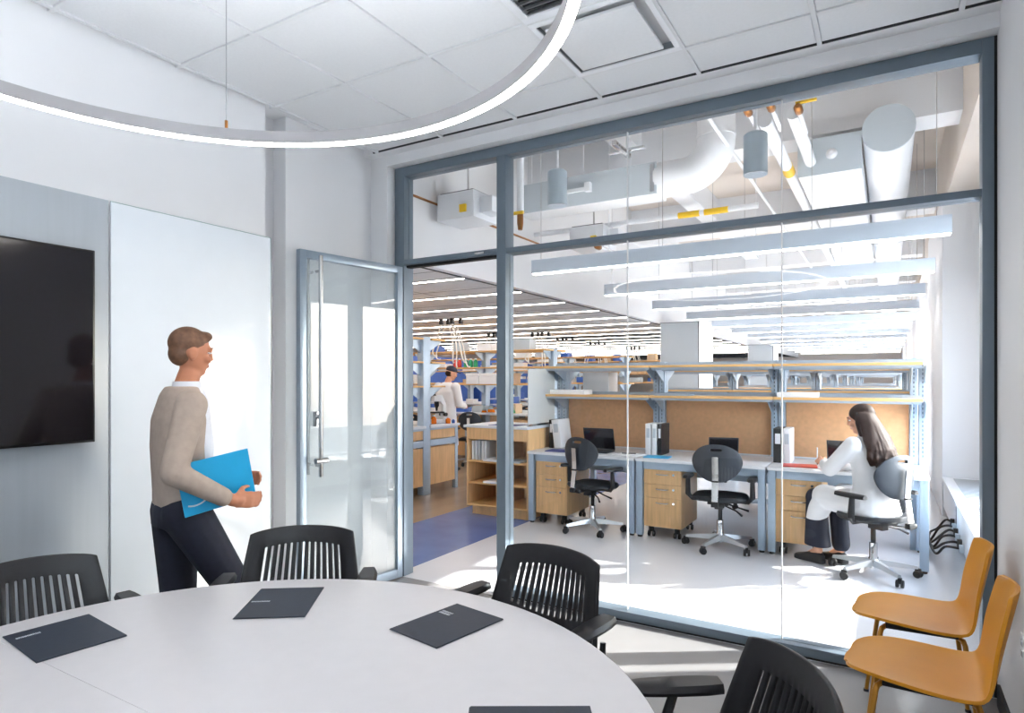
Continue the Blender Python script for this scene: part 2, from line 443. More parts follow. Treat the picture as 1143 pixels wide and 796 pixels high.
for a in (136, 16, 256):
    c, s = 1.029*math.cos(math.radians(a)), 1.029*math.sin(math.radians(a))
    B().tube([(c, s, .05), (c, s, ZC-RZ)], .0022, 6).done('hanging_wire', 'steel', rg)
    B().tube([(c, s, .05), (c, s, .085)], .006, 8).done('wire_grip', 'brass', rg)
    B().tube([(c, s, ZC-RZ-.03), (c, s, ZC-RZ)], .03, 12).done('ceiling_cup', 'lamp_metal', rg)
# plaque diffuser and return grille in the tile grid
pd = thing('air_diffuser', 'square white plaque air diffuser hanging just below the tiled ceiling', 'vent', (-1.2, 2.945, ZC))
h = B()
S = .285
h.box(-S, S, -.295, -.285, -.0, .09).box(-S, S, .285, .295, 0, .09).box(-.29, -S, -.295, .295, 0, .09).box(S, .29, -.295, .295, 0, .09).box(-.285, .285, -.285, .285, .08, .09)
h.done('diffuser_box', 'grille_grey', pd)
B().box(-.235, .215, -.22, .225, -.012, .004, .004).done('plaque', 'ceiling_tile', pd)
f = B()
for a in ((-.29, .29, -.297, -.262), (-.29, .29, .262, .297), (-.29, -.262, -.262, .262), (.262, .29, -.262, .262)): f.box(*a, -.004, .004, .002)
f.done('frame', 'white_metal', pd)
rgx = thing('return_grille', 'white framed return air grille with angled vanes in the tiled ceiling', 'vent', (-1.2, 2.335, ZC))
f = B()
for a in ((-.29, .29, -.297, -.25), (-.29, .29, .25, .297), (-.29, -.25, -.25, .25), (.25, .29, -.25, .25)): f.box(*a, -.006, .006, .003)
f.done('frame', 'white_metal', rgx)
for k in range(12):
    y = -.23+.042*k; B().hexa([(-.25, y, -.002), (.25, y, -.002), (.25, y+.004, -.002), (-.25, y+.004, -.002), (-.25, y+.025, .03), (.25, y+.025, .03), (.25, y+.029, .03), (-.25, y+.029, .03)]).done('vane', 'grille_grey', rgx)
B().box(-.26, .26, -.26, .26, .035, .04).done('backing', 'dark_gap', rgx)

# pendant bars in the high part of the lab
NUM = ['first', 'second', 'third', 'fourth', 'fifth', 'sixth', 'seventh', 'eighth', 'ninth', 'tenth', 'eleventh', 'twelfth', 'thirteenth', 'fourteenth']
PZ = 2.54
pb = thing('pendant_bar_light', 'long white pendant light bar nearest the glass wall, first of the row', 'lamp', (-1.32, 5.5, PZ), group='pendant light bars in a row over the desks')
B().box(-1.71, 1.71, -.035, .035, .008, .12, .004).box(-1.71, 1.71, -.035, -.031, .118, .14).box(-1.71, 1.71, .031, .035, .118, .14).box(-1.71, -1.706, -.035, .035, .118, .14).box(1.706, 1.71, -.035, .035, .118, .14).done('housing', 'bar_white', pb)
B().box(-1.70, 1.70, -.03, .03, 0, .0085).done('light_diffuser', 'pendant_on', pb)
B().box(-1.68, 1.68, -.028, .028, .1205, .125).done('uplight_diffuser', 'added_uplight_on', pb)  # added upward glow on the bars, to brighten the lab deck
wires = None
for x in (-1.62, -.4, .8, 1.62):
    B().tube([(x, 0, .14), (x, 0, 4.4-PZ)], .003, 5).done('hanging_wire', 'steel', pb)
for k in range(1, 13): dup(pb, (-1.32, 5.5+1.86*k, PZ), label='long white pendant light bar, %s from the glass wall' % NUM[k])
# recessed strips in the low part
sl = thing('strip_light', 'glowing ceiling strip nearest the glass wall in the lab low ceiling', 'lamp', (-9.0, Y0L, ZL), group='strip lights across the low lab ceiling')
B().box(-5.2, 5.08, -.028, .028, -.006, .003).done('housing', 'white_metal', sl)
B().box(-5.2, 5.06, -.017, .017, -.011, -.006).done('light_diffuser', 'strip_on', sl)
for k in range(1, 19):
    w = (NUM+['fifteenth', 'sixteenth', 'seventeenth', 'eighteenth', 'nineteenth', 'twentieth', 'twenty-first', 'twenty-second'])[k]
    dup(sl, (-9.0, Y0L+SP*k, ZL), label='glowing strip light in the low lab ceiling, %s from the glass wall' % w)
# can downlights
cn = thing('can_downlight', 'grey cylinder downlight hanging behind the upper right glass pane', 'lamp', (-.78, 4.56, 2.9))
B().lathe([(.07, .0), (.078, 0), (.078, .27), (.06, .285), (0, .285)], 28).done('can', 'can_grey', cn)
B().lathe([(0, .004), (.066, .004), (.066, .008), (0, .008)], 24).done('lamp_face', 'down_on', cn)
B().lathe([(.066, -.002), (.0775, -.002), (.0775, .004), (.066, .004), (.066, -.002)], 24).done('lamp_rim', 'chrome', cn)
B().tube([(0, 0, .285), (0, 0, 1.5)], .012, 8).done('stem', 'white_metal', cn)
dup(cn, (-2.29, 4.56, 2.9), label='grey cylinder downlight hanging behind the upper middle glass pane')

# ducts
def duct_round(name, label, pts, r, m='duct_white', n=28, cap='duct_grey'):
    t = thing(name, label, 'duct', pts[0]); o = Vector(pts[0])
    B().tube([Vector(p)-o for p in pts], r, n).done('duct_run', m, t); return t
dm = thing('round_duct', 'big round white duct with a flat grey end cap, running away over the desks', 'duct', (0, 6.36, 3.68))
B().tube([(0, .02, 0), (0, 27, 0)], .2, 32).done('duct_run', 'duct_white', dm)
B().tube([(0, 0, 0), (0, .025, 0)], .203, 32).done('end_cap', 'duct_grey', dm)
for k in range(9): B().tube([(0, 2.2+2.4*k, 0), (0, 2.24+2.4*k, 0)], .207, 32).done('duct_band', 'duct_white', dm)
for k in range(5): B().box(-.012, .012, 1.2+4.6*k, 1.23+4.6*k, .2, .72).done('hanger', 'steel', dm)
rd = thing('rectangular_duct', 'boxy white duct beside the round duct with a grey front face', 'duct', (-.47, 6.5, 3.41))
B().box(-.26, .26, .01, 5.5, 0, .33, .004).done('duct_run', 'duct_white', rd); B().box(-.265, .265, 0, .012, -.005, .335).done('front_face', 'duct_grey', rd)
B().lathe([(0, 0), (.05, 0), (.02, .03), (0, .03)], 10, M=Matrix.Translation((.02, -.0, .17)) @ Matrix.Rotation(PI/2, 4, 'X')).done('damper_knob', 'white_metal', rd)
ed = thing('elbow_duct', 'round white duct dropping from above and bending into the crosswise duct', 'duct', (-1.37, 6.0, 3.40))
B().tube([(0, 0, 1.0), (0, 0, .34)] + [Vector((-.3+.3*math.cos(a), 0, .3-.3*math.sin(a))) + Vector((0, 0, .03)) for a in [PI/2*k/8 for k in range(1, 9)]] + [(-.55, 0, .03)], .17, 28).done('duct_elbow', 'duct_white', ed)
for z in (.34, .62): B().tube([(0, 0, z), (0, 0, z+.03)], .176, 28).done('duct_band', 'duct_white', ed)
cd = thing('crosswise_duct', 'long boxy duct running crosswise behind the upper middle glass pane', 'duct', (-2.75, 5.85, 3.27))
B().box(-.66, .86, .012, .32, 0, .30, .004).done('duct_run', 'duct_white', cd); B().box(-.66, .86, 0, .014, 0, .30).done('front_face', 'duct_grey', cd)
B().box(-.1, .18, -.03, 0, .13, .165).box(.14, .2, -.06, 0, .11, .2).done('damper_arm', 'white_metal', cd)
B().box(.80, .84, -.01, 0, .02, .28).done('flange', 'steel', cd)
for x in (-.5, -.2, .1, .6): B().tube([(x, .02, .3), (x, .02, 1.13)], .006, 6).done('hanger', 'white_metal', cd)
# terminal boxes
tb_ = thing('terminal_box', 'white air terminal box with a grey lid behind the small pane over the door', 'air box', (-3.5, 4.85, 3.02))
B().box(-.22, .2, 0, .4, 0, .25, .005).done('box_body', 'duct_white', tb_); B().box(-.2, .18, .02, .4, .25, .262).done('box_lid', 'dark_gap', tb_)
B().box(.2, .34, .1, .3, .05, .2, .004).done('outlet_collar', 'duct_white', tb_); B().box(.05, .12, -.02, 0, .05, .12).done('control_knob', 'label_yellow', tb_)
B().tube([(0, .2, .25), (0, .2, 1.38)], .01, 6).done('hanger', 'steel', tb_)
dup(tb_, (-2.97, 6.67, 3.02), label='white air terminal box hanging low behind the transom near the middle mullion')
# pipes along and across
def pipe(label, pts, r, m='white_metal', lab=None, n=12):
    t = thing('ceiling_pipe', label, 'pipe', pts[0]); o = Vector(pts[0])
    B().tube([Vector(p)-o for p in pts], r, n).done('pipe_run', m, t)
    if lab:
        for a, b in lab: B().tube([Vector(a)-o, Vector(b)-o], r+.004, n).done('pipe_label', 'label_yellow', t)
    return t
pipe('white pipe with a yellow band running back beside the can downlight', [(-.82, 5.2, 3.5), (-.82, 18, 3.5)], .05, lab=[((-.82, 6.4, 3.5), (-.82, 6.62, 3.5))])
pipe('plain short white pipe beside the yellow banded pipe', [(-.62, 5.2, 3.52), (-.62, 6.45, 3.52)], .05)
pipe('thin white pipe slanting back from the round elbow duct', [(-1.25, 4.6, 3.62), (-1.25, 18, 3.62)], .016)
pipe('white crosswise pipe under the boxy crosswise duct with yellow tape', [(-3.78, 6.9, 3.3), (-1.15, 6.9, 3.3)], .03, lab=[((-1.98, 6.9, 3.3), (-1.75, 6.9, 3.3)), ((-1.70, 6.9, 3.3), (-1.45, 6.9, 3.3))])
pipe('white crosswise pipe high behind the upper middle pane', [(-3.78, 5.4, 3.82), (-1.0, 5.4, 3.82)], .06)
pipe('second white crosswise pipe farther back with yellow tape', [(-3.78, 9.2, 3.35), (-.6, 9.2, 3.35)], .04, lab=[((-1.72, 9.2, 3.35), (-1.35, 9.2, 3.35))])
pipe('brown conduit along the bulkhead behind the pane over the door', [(-3.74, 4.4, 3.19), (-3.74, 7.2, 3.19)], .012, 'brass', n=8)
vp = pipe('white drop pipe with a yellow valve behind the pane over the door', [(-2.83, 4.9, 4.4), (-2.83, 4.9, 3.0)], .032)
B().box(-.07, .05, -.04, -.02, -1.425, -1.40).done('valve_handle', 'label_yellow', vp); B().lathe([(.02, -1.56), (.028, -1.5), (.028, -1.4), (.02, -1.39)], 10).done('valve_body', 'brass', vp)
for n, (x, y, z, s) in enumerate(((-.90, 4.95, 3.50, 1), (-.74, 4.95, 3.50, -1), (-.56, 5.0, 3.46, 1), (-2.55, 6.0, 2.86, 1), (-1.55, 8.8, 3.28, -1))):
    v = thing('ball_valve', ['yellow handled valve just right of the can downlight stem', 'yellow handled valve at the end of the banded pipe', 'yellow handled valve nearest the grey beam face', 'yellow lever valve above the nearest pendant bar', 'yellow valve between the first two pendant bars'][n], 'valve', (x, y, z))
    B().lathe([(.018, -.07), (.03, -.04), (.03, .04), (.018, .07)], 10, M=Matrix.Rotation(PI/2, 4, 'X')).done('valve_body', 'brass', v)
    B().box(-.02, .12*s if s > 0 else .02, -.012, .012, .04, .055).box(-.012, .012, -.012, .012, .02, .05).done('valve_handle', 'label_yellow', v)
    B().tube([(0, .06, 0), (0, .5, 0)], .016, 8).tube([(0, .3, 0), (0, .3, 4.4-z)], .006, 6).done('pipe_stub', 'white_metal', v)
us = thing('strut_bracket', 'perforated steel strut hanging behind the upper middle glass pane', 'bracket', (-1.95, 5.1, 3.44))
B().box(-.02, .02, -.18, .18, 0, .04, .003).box(-.16, .16, .1, .14, .04, .06).done('strut', 'steel', us)
for k in range(7): B().box(.0201, .0206, -.16+.05*k, -.135+.05*k, .012, .026).done('slot', 'dark_gap', us)
B().tube([(0, .12, .05), (0, .12, .96)], .006, 6).done('hanger', 'steel', us)
# ------------------------------------------------------------------ meeting-room furniture
TC, TR = (-1.316, .817), 1.043
tbl = thing('meeting_table', 'large round white two-part meeting table in the foreground', 'table', (TC[0], TC[1], 0))
def half(sgn):
    a0 = .0; n = 48
    prof = [(.0, -.026), (-.045, -.026), (-.004, -.006), (0, -.003), (-.003, 0)]
    b = B(); pts = lambda off: [((TR+off)*math.cos(PI*k/n), sgn*max((TR+off)*math.sin(PI*k/n), .0005)) for k in range(n+1)]
    rings = [[(x, y, z+.74) for x, y in pts(o)] for o, z in ((-.05, -.028), (-.004, -.012), (0, -.006), (-.002, -.001), (-.006, 0))]
    b.loft(rings); return b.done('table_top', 'table_top', tbl, sharp=60)
half(1); half(-1)
for s in (-1, 1):
    b = B().lathe([(.0, 0), (.30, 0), (.30, .012), (.05, .03), (.045, .05), (.045, .69), (.16, .7), (.16, .712), (0, .712)], 28, c=(s*.42, 0, 0)); b.done('pedestal', 'satin_alu', tbl)

# folders with a little printed mark, and the dark one at the near edge
def folder(label, ctr, a, w, h, mark=1, lines=1):
    t = thing('folder', label, 'folder', (ctr[0], ctr[1], .7405), a, 'dark folders laid on the round table')
    B().box(-w/2, w/2, -h/2, h/2, 0, .0022, .0008, 1).done('back_cover', 'folder_navy', t)
    B().box(-w/2+.003, w/2, -h/2, h/2-.0005, .0026, .0045, .0008, 1).done('front_cover', 'folder_navy', t)
    B().box(-w/2+.004, w/2-.003, -h/2+.003, h/2-.004, .0021, .0027).done('paper_sheets', 'paper', t)
    if mark:
        k = B(); random.seed(3); ux_ = mark[2] if len(mark) > 2 else 0; M = Matrix.Translation((mark[0], mark[1], 0)) @ Matrix.Rotation(ux_, 4, 'Z')
        for l in range(lines):
            x = 0
            for i in range(9 if lines == 1 else 7):
                cw = random.choice((.0045, .006, .0052)); y = -l*.014
                for sx in (0, cw-.0016): k.box(x+sx, x+sx+.0018, y, y+.010, .0045, .0049, 0, 1, M)
                for sy in random.sample((0, .0042, .0082), 2): k.box(x, x+cw, y+sy, y+sy+.0017, .0045, .0049, 0, 1, M)
                x += cw+.0016
        k.done('printed_mark', 'ink_white', t)
    return t
# ------------------ swivel meeting chair with a slotted plastic back (faces +Y)
def slot_back():
    bm = bmesh.new(); NS = 13; sw, gap = .0098, .0165; half_w = (NS*sw+(NS-1)*gap)/2
    us = [-1.0, -.9, -.8]; xs = []
    x = -half_w
    cols = []
    U = .235
    c = [-U, -U*.93, -U*.82]
    for i in range(NS): c += [x, x+sw]; x += sw+gap
    c += [U*.82, U*.93, U]
    c = sorted(c)
    H = .34; z0 = .50
    def rows(u):
        q = abs(u)/U
        lo = .105+.05*q*q; hi = .275-.014*q*q
        return [0, lo*.5, lo, lo+(hi-lo)*.33, lo+(hi-lo)*.67, hi, hi+.02, H-.006+.004*0, H]
    def P(x, h, top):
        q = x/U; v = h/H
        wsc = 1.12 - .20*v
        arch = .016*(1-q*q)*v*v - (.007*abs(q)**8)*v**6
        return Vector((x*wsc, -.205 - .10*v - .05*v*v*0 + .055*q*q - .012*(1-v)**2*0, z0+h+arch))
    V = [[bm.verts.new(P(x, h, i)) for i, h in enumerate(rows(x))] for x in c]
    slots = set()
    for i in range(len(c)-1):
        w = c[i+1]-c[i]
        is_slot = abs(w-sw) < 1e-5 and abs(c[i]) <= half_w+1e-6
        for j in range(len(V[0])-1):
            if is_slot and 2 <= j < 5: continue
            bm.faces.new((V[i][j], V[i+1][j], V[i+1][j+1], V[i][j+1]))
    b = B(); b.bm = bm
    return b
def meeting_chair():
    t = thing('meeting_chair', '', 'chair', (0, 0, 0), 0, 'black slotted-back chairs round the white table')
    o = slot_back().done('backrest', 'black_plastic', t, sharp=50)
    md = o.modifiers.new('thick', 'SOLIDIFY'); md.thickness = .013; md.offset = 0
    mb = o.modifiers.new('bev', 'BEVEL'); mb.width = .0025; mb.segments = 1; mb.limit_method = 'ANGLE'; mb.angle_limit = math.radians(50)
    R = []
    for i in range(9):
        v = i/8; y = -.21+.45*v; w = .235*(1-.35*max(0, v-.75)*4*max(0, v-.75)); zz = .455+.012*math.cos(v*PI)-.03*max(0, v-.8)*5*max(0, v-.8)
        R.append([(-w, y, zz-.03), (w, y, zz-.03), (w+.012, y, zz-.008), (w*.92, y, zz+.012), (0, y, zz+.004), (-w*.92, y, zz+.012), (-w-.012, y, zz-.008)])
    B().loft(R).done('seat', 'black_fabric', t, sharp=60)
    for s in (-1, 1):
        B().tube([(s*.2, -.20, .43), (s*.235, -.235, .47), (s*.232, -.25, .56)], [.014, .014, .011], 8).done('back_support', 'black_plastic', t)
        a = B().tube([(s*.22, .02, .43), (s*.275, .0, .45), (s*.292, -.04, .55), (s*.288, -.075, .665)], [.016, .017, .015, .013], 8)
        ar = a.done('armrest', 'black_plastic', t)
        R = []
        for i in range(7):
            v = i/6; y = -.20+.25*v; w = .038*(1-.25*abs(v-.5)**3*8); R.append([(s*.288-w, y, .662), (s*.288+w, y, .662), (s*.288+w*1.08, y, .672), (s*.288+w*.8, y, .687-.006*v*v), (s*.288-w*.8, y, .687-.006*v*v), (s*.288-w*1.08, y, .672)])
        B().loft(R).done('arm_pad', 'black_plastic', ar, sharp=50)
        for q in (-1, 1):
            l = B().tube([(s*.20, q*.08, .425), (s*.235, q*.20, .40), (s*.25, q*.235, .10)], [.014, .014, .012], 8).done('leg', 'black_plastic', t)
            B().lathe([(0, -.012), (.026, -.012), (.028, 0), (.026, .012), (0, .012)], 14, M=Matrix.Translation((s*.25, q*.235, .028)) @ Matrix.Rotation(PI/2, 4, 'Y')).box(s*.25-.016, s*.25+.016, q*.235-.014, q*.235+.014, .03, .10).done('caster', 'rubber', l)
    return t
def at_table(ang, rho): return (TC[0]+rho*math.cos(math.radians(ang)), TC[1]+rho*math.sin(math.radians(ang)))
ch0 = meeting_chair(); BK = .255
specs = [(170, 1.335, 'black slotted-back chair in front of the wall screen, cut by the picture edge'),
         (129, 1.40, 'black slotted-back chair before the open glass door, facing us'),
         (81, 1.35, 'black slotted-back chair on the far side of the table before the middle glass pane'),
         (33, 1.345, 'black slotted-back chair beside the mustard chairs, partly below the picture edge')]
for i, (a, rho, lb) in enumerate(specs):
    x, y = at_table(a, rho-BK); rz = math.radians(a+90)
    if i == 0: ch0.location = (x, y, 0); ch0.rotation_euler = (0, 0, rz); ch0['label'] = lb
    else: dup(ch0, (x, y, 0), rz, lb)
folder('dark folder with a white mark in front of the chair by the wall screen', (-2.09, .93), math.radians(-6), .285, .225, (-.08, -.095, PI/2))
folder('dark folder with a white mark in front of the chair by the glass door', (-1.777, 1.45), math.radians(35.5), .225, .285, (-.10, .0))
folder('dark folder with a two-line white mark before the chair by the middle pane', (-1.175, 1.583), math.radians(-10), .212, .285, (-.09, .06), 2)
f4 = folder('dark folder lying unmarked at the near edge of the table', (-.66, 1.19), math.radians(31), .28, .21, 0)

# ------------------ mustard shell chairs (face +Y)
def mustard_chair(label, loc, rz):
    t = thing('shell_chair', label, 'chair', loc, rz, 'mustard shell chairs along the side wall')
    prof = [(.2495, .440, .060), (.247, .444, .082), (.239, .449, .112), (.222, .455, .142), (.192, .461, .172), (.15, .464, .197), (.09, .463, .216), (0, .457, .226), (-.08, .452, .226), (-.14, .455, .222), (-.175, .472, .216), (-.197, .51, .208), (-.212, .57, .20), (-.228, .64, .192), (-.243, .71, .183), (-.256, .77, .174), (-.262, .797, .164), (-.265, .808, .14)]
    V = []; bm = bmesh.new(); n = 10
    for i, (y, z, w) in enumerate(prof):
        row = []
        for k in range(n+1):
            q = -1+2*k/n; back = min(1, max(0, (i-9)/4.))
            zz = z + (1-back)*(.012*abs(q)**3) ; yy = y + back*(.034*q*q)
            row.append(bm.verts.new((q*w, yy, zz)))
        V.append(row)
    for a, b in zip(V, V[1:]):
        for k in range(n): bm.faces.new((a[k], a[k+1], b[k+1], b[k]))
    b = B(); b.bm = bm; o = b.done('shell', 'mustard', t, sharp=180)
    m = o.modifiers.new('thick', 'SOLIDIFY'); m.thickness = .012; m.offset = -1
    m = o.modifiers.new('bev', 'BEVEL'); m.width = .004; m.segments = 2; m.limit_method = 'ANGLE'; m.angle_limit = math.radians(60)
    m = o.modifiers.new('sub', 'SUBSURF'); m.levels = 1; m.render_levels = 1
    B().box(-.13, .13, -.13, .13, .425, .442, .004).done('seat_pan', 'black_plastic', t)
    for s in (-1, 1):
        for q in (-1, 1):
            l = B().tube([(s*.09, q*.12, .432), (s*.135, q*.145, .425), (s*.145, q*.15, .41), (s*.19, q*.2, .006)], [.010, .0105, .0105, .0085], 10).done('leg', 'mustard_metal', t)
            B().lathe([(0, 0), (.012, 0), (.012, .012), (0, .012)], 10, c=(s*.191, q*.201, 0)).done('foot_cap', 'black_plastic', l)
    return t
mustard_chair('mustard shell chair nearer the glass wall, behind the other one', (.115, 3.31, 0), math.radians(92))
mustard_chair('mustard shell chair nearer us against the side wall', (.115, 2.70, 0), math.radians(88))

# ------------------ wall screen, glass board, grey wall panel
XLW = -3.335
sc_ = thing('wall_screen', 'big black flat screen on the grey panel of the side wall', 'screen', (XLW, .765, 1.66))
B().box(.012, .05, -.35, .35, -.2, .2).done('wall_mount', 'bezel', sc_)
B().box(.05, .085, -.81, .81, -.456, .456, .004).done('screen_body', 'bezel', sc_)
B().box(.085, .0865, -.80, .80, -.444, .446).done('display', 'screen', sc_)
gp = thing('wall_panel', 'tall grey sheet panel behind the black wall screen', 'panel', (XLW, -.2, 0))
B().box(0, .012, -1.85, 1.872, .12, 2.39, .002).done('panel_sheet', 'grey_panel', gp)
gbd = thing('glass_board', 'tall white glass writing board on the side wall behind the walking person', 'whiteboard', (XLW, 2.135, 0))
B().box(.012, .02, -.455, .487, .12, 2.384, .001).done('board_face', 'board_glass', gbd)
B().box(0, .012, -.44, .47, .14, 2.37).done('board_back', 'white_metal', gbd)
B().box(.012, .0206, .4871, .4905, .12, 2.384).box(.012, .0206, -.455, .49, 2.3841, 2.387).done('board_edge', 'glass_edge', gbd)
ct = thing('wall_outlet', 'small white outlet plate low on the right wall behind the mustard chairs', 'outlet', (.441, 3.05, .42))
B().box(-.006, 0, -.035, .035, 0, .115, .002).done('plate', 'white_metal', ct)
for z in (.03, .07): B().box(-.0075, -.006, -.015, .015, z, z+.022, .001).done('socket', 'grille_grey', ct)

# ------------------------------------------------------------------ people
def bake(bm_list, vox, name, m, parent, smooth=6, fac=.5, loc=None):
    b = B()
    for f in bm_list: f(b)
    bmesh.ops.recalc_face_normals(b.bm, faces=b.bm.faces)
    me = bpy.data.meshes.new('raw'); b.bm.to_mesh(me); b.bm.free()
    o = bpy.data.objects.new('raw', me); COL.objects.link(o)
    r = o.modifiers.new('r', 'REMESH'); r.mode = 'VOXEL'; r.voxel_size = vox; r.use_smooth_shade = True
    s = o.modifiers.new('s', 'SMOOTH'); s.factor = fac; s.iterations = smooth
    dg = bpy.context.evaluated_depsgraph_get(); ev = o.evaluated_get(dg)
    me2 = bpy.data.meshes.new_from_object(ev); me2.name = name
    bpy.data.objects.remove(o); bpy.data.meshes.remove(me)
    me2.shade_smooth(); me2.materials.clear(); me2.materials.append(MATS[m])
    o = bpy.data.objects.new(name, me2); COL.objects.link(o); o.parent = parent
    if loc: o.location = loc
    return o
def limb(pts, rs, n=12):
    """tapered closed chain with round ends and joints"""
    def f(b):
        P = [Vector(p) for p in pts]
        for i in range(len(P)-1): b.tube([P[i], P[i+1]], [rs[i], rs[i+1]], n)
        for p, r in zip(P, rs): b.ell(p, (r, r, r), n=n, m=8)
    return f
def ellf(c, r, M=None): return lambda b: b.ell(c, r, M, 18, 12)
def torso(rings, n=20):
    """rings of (centre, half width, half depth, yaw, tilt) stacked into one closed trunk"""
    def f(b):
        R = []
        for c, w, d, yaw in rings:
            rr = []
            for k in range(n):
                a = 2*PI*k/n; ca, sa = math.cos(a), math.sin(a)
                x = w*math.copysign(abs(ca)**.85, ca); y = d*math.copysign(abs(sa)**.85, sa)
                rr.append(Vector(c)+Vector((x*math.cos(yaw)-y*math.sin(yaw), x*math.sin(yaw)+y*math.cos(yaw), 0)))
            R.append(rr)
        b.loft(R)
    return f
def head_parts(H, M3, s=1.0):
    """closed shapes of a head around centre H, facing M3 @ +Y"""
    def at(x, y, z): return Vector(H) + M3 @ (Vector((x, y, z))*s)
    Mx = M3.to_4x4()
    out = [ellf(at(0, -.012, .028), (.073*s, .091*s, .088*s), Mx), ellf(at(0, .012, -.035), (.058*s, .072*s, .072*s), Mx),
           ellf(at(0, .040, -.088), (.030*s, .032*s, .022*s), Mx), ellf(at(0, .078, .03), (.05*s, .016*s, .012*s), Mx),
           ellf(at(0, .093, -.020), (.0115*s, .012*s, .0095*s), Mx), limb([at(0, .080, .022), at(0, .094, -.012)], [.0085*s, .0095*s], 8)]
    for q in (-1, 1):
        out += [ellf(at(q*.072, -.01, -.005), (.012*s, .022*s, .034*s), Mx), ellf(at(q*.038, .068, -.025), (.024*s, .018*s, .02*s), Mx)]
    return out
def face_bits(parent, H, M3, s=1.0):
    def at(x, y, z): return Vector(H) + M3 @ (Vector((x, y, z))*s)
    Mx = M3.to_4x4()
    for q in (-1, 1):
        e = B().ell(at(q*.031, .0725, .010), (.0125*s, .011*s, .0046*s), Mx, 12, 8).done('eye', 'paper', parent)
        B().ell(at(q*.031, .0812, .010), (.0058*s, .0035*s, .0050*s), Mx, 10, 6).done('iris', 'eye', e)
        B().tube([at(q*.014, .0875, .032), at(q*.032, .0865, .037), at(q*.05, .072, .032)], [.0022*s, .003*s, .0015*s], 6).done('eyebrow', 'hair_dark', parent)
    B().ell(at(0, .0775, -.054), (.021*s, .009*s, .0035*s), Mx, 12, 8).ell(at(0, .0755, -.0605), (.017*s, .009*s, .004*s), Mx, 12, 8).done('lips', 'lips', parent)
def hand(wrist, fwd, side, curl=.6, s=1.0, thumb=1):
    """palm plus four unequal bent fingers and a thumb; fwd = finger direction, side = towards the thumb"""
    w = Vector(wrist); f = Vector(fwd).normalized(); sd = (Vector(side)-f*Vector(side).dot(f)).normalized(); nn = f.cross(sd)*(1 if thumb > 0 else -1)
    L = [limb([w, w+f*.035*s], [.024*s, .022*s], 10)]
    for i in range(4):
        o = (i-1.5)*-.019*s
        L.append(limb([w+f*.02*s+sd*o*.7, w+f*.085*s+sd*o], [.014*s, .0115*s], 8))
        ln = (.040, .046, .043, .034)[i]*s; p = w+f*.088*s+sd*o
        d1 = (f*math.cos(curl*.7)+nn*math.sin(curl*.7)); d2 = (f*math.cos(curl*1.7)+nn*math.sin(curl*1.7)); d3 = (f*math.cos(curl*2.4)+nn*math.sin(curl*2.4))
        a = p+d1*ln; b_ = a+d2*ln*.62; c = b_+d3*ln*.48
        L.append(limb([p, a, b_, c], [.0098*s, .009*s, .008*s, .0068*s], 8))
    p = w+f*.022*s+sd*.022*s; a = p+(sd*.75+f*.6+nn*.35)*.038*s; b_ = a+(f*.85+sd*.2+nn*.45)*.030*s; c = b_+(f*.9+nn*.4)*.02*s
    L.append(limb([p, a, b_, c], [.014*s, .0115*s, .0095*s, .0075*s], 8))
    return L
def shoe(parent, heel, yaw, m='shoe_black', L=.27, pitch=0):
    M = Matrix.Translation(heel) @ Matrix.Rotation(yaw, 4, 'Z') @ Matrix.Rotation(pitch, 4, 'X')
    R = []
    for y, w, h in ((-.05, .022, .05), (-.04, .034, .075), (0, .038, .095), (.06, .038, .085), (.12, .045, .062), (.17, .047, .05), (.205, .036, .04), (.222, .015, .028)):
        y *= L/.27; R.append([M @ Vector(p) for p in ((-w, y, .022), (w, y, .022), (w*1.02, y, h*.55+.012), (w*.55, y, h), (-w*.55, y, h), (-w*1.02, y, h*.55+.012))])
    o = B().loft(R).done('shoe', m, parent, sharp=60)
    R = []
    for y, w in ((-.055, .02), (-.045, .036), (0, .04), (.06, .039), (.12, .048), (.17, .05), (.21, .038), (.228, .014)):
        y *= L/.27; R.append([M @ Vector(p) for p in ((-w, y, 0), (w, y, 0), (w, y, .024), (-w, y, .024))])
    B().loft(R).done('sole', 'rubber', o, sharp=60); return o

# --- the person walking along the side wall towards the door (faces +Y)
MP = (-2.79, 1.715, 0)
wk = thing('person', 'person in a beige jacket walking past the glass board with a blue folder', 'person', MP, math.radians(-16))
I3 = Matrix.Identity(3)
Hm = (0, .05, 1.622); Mh = Matrix.Rotation(math.radians(-6), 3, 'Z') @ Matrix.Rotation(math.radians(-6), 3, 'X')
hipR, hipL = (.09, .0, .90), (-.09, .0, .90)
kneeR, ankR = (.095, .22, .50), (.09, .30, .10)
kneeL, ankL = (-.095, .02, .46), (-.09, -.34, .14)
shR, shL = (.178, -.005, 1.39), (-.178, .02, 1.39)
elR, wrR = (.262, -.10, 1.11), (.262, .14, .965)
elL, wrL = (-.24, .05, 1.10), (-.10, .26, 1.0)
fdir = Vector((0, 1, .05))
body = head_parts(Hm, Mh, .92) + [limb([(0, .0, 1.40), (0, .04, 1.53)], [.056, .049]),
    torso([((0, 0, .86), .13, .09, 0), ((0, 0, 1.0), .14, .095, 0), ((0, -.005, 1.2), .15, .10, 0), ((0, 0, 1.36), .16, .09, 0), ((0, .005, 1.44), .07, .06, 0)]),
    limb([shR, elR, wrR], [.05, .042, .028]), limb([shL, elL, wrL], [.05, .042, .028]),
    limb([hipR, kneeR, ankR], [.08, .055, .04]), limb([hipL, kneeL, ankL], [.08, .055, .04]),
    limb([ankR, (ankR[0], ankR[1]+.10, .04)], [.04, .03]), limb([ankL, (ankL[0], ankL[1]+.06, .05)], [.04, .03])]
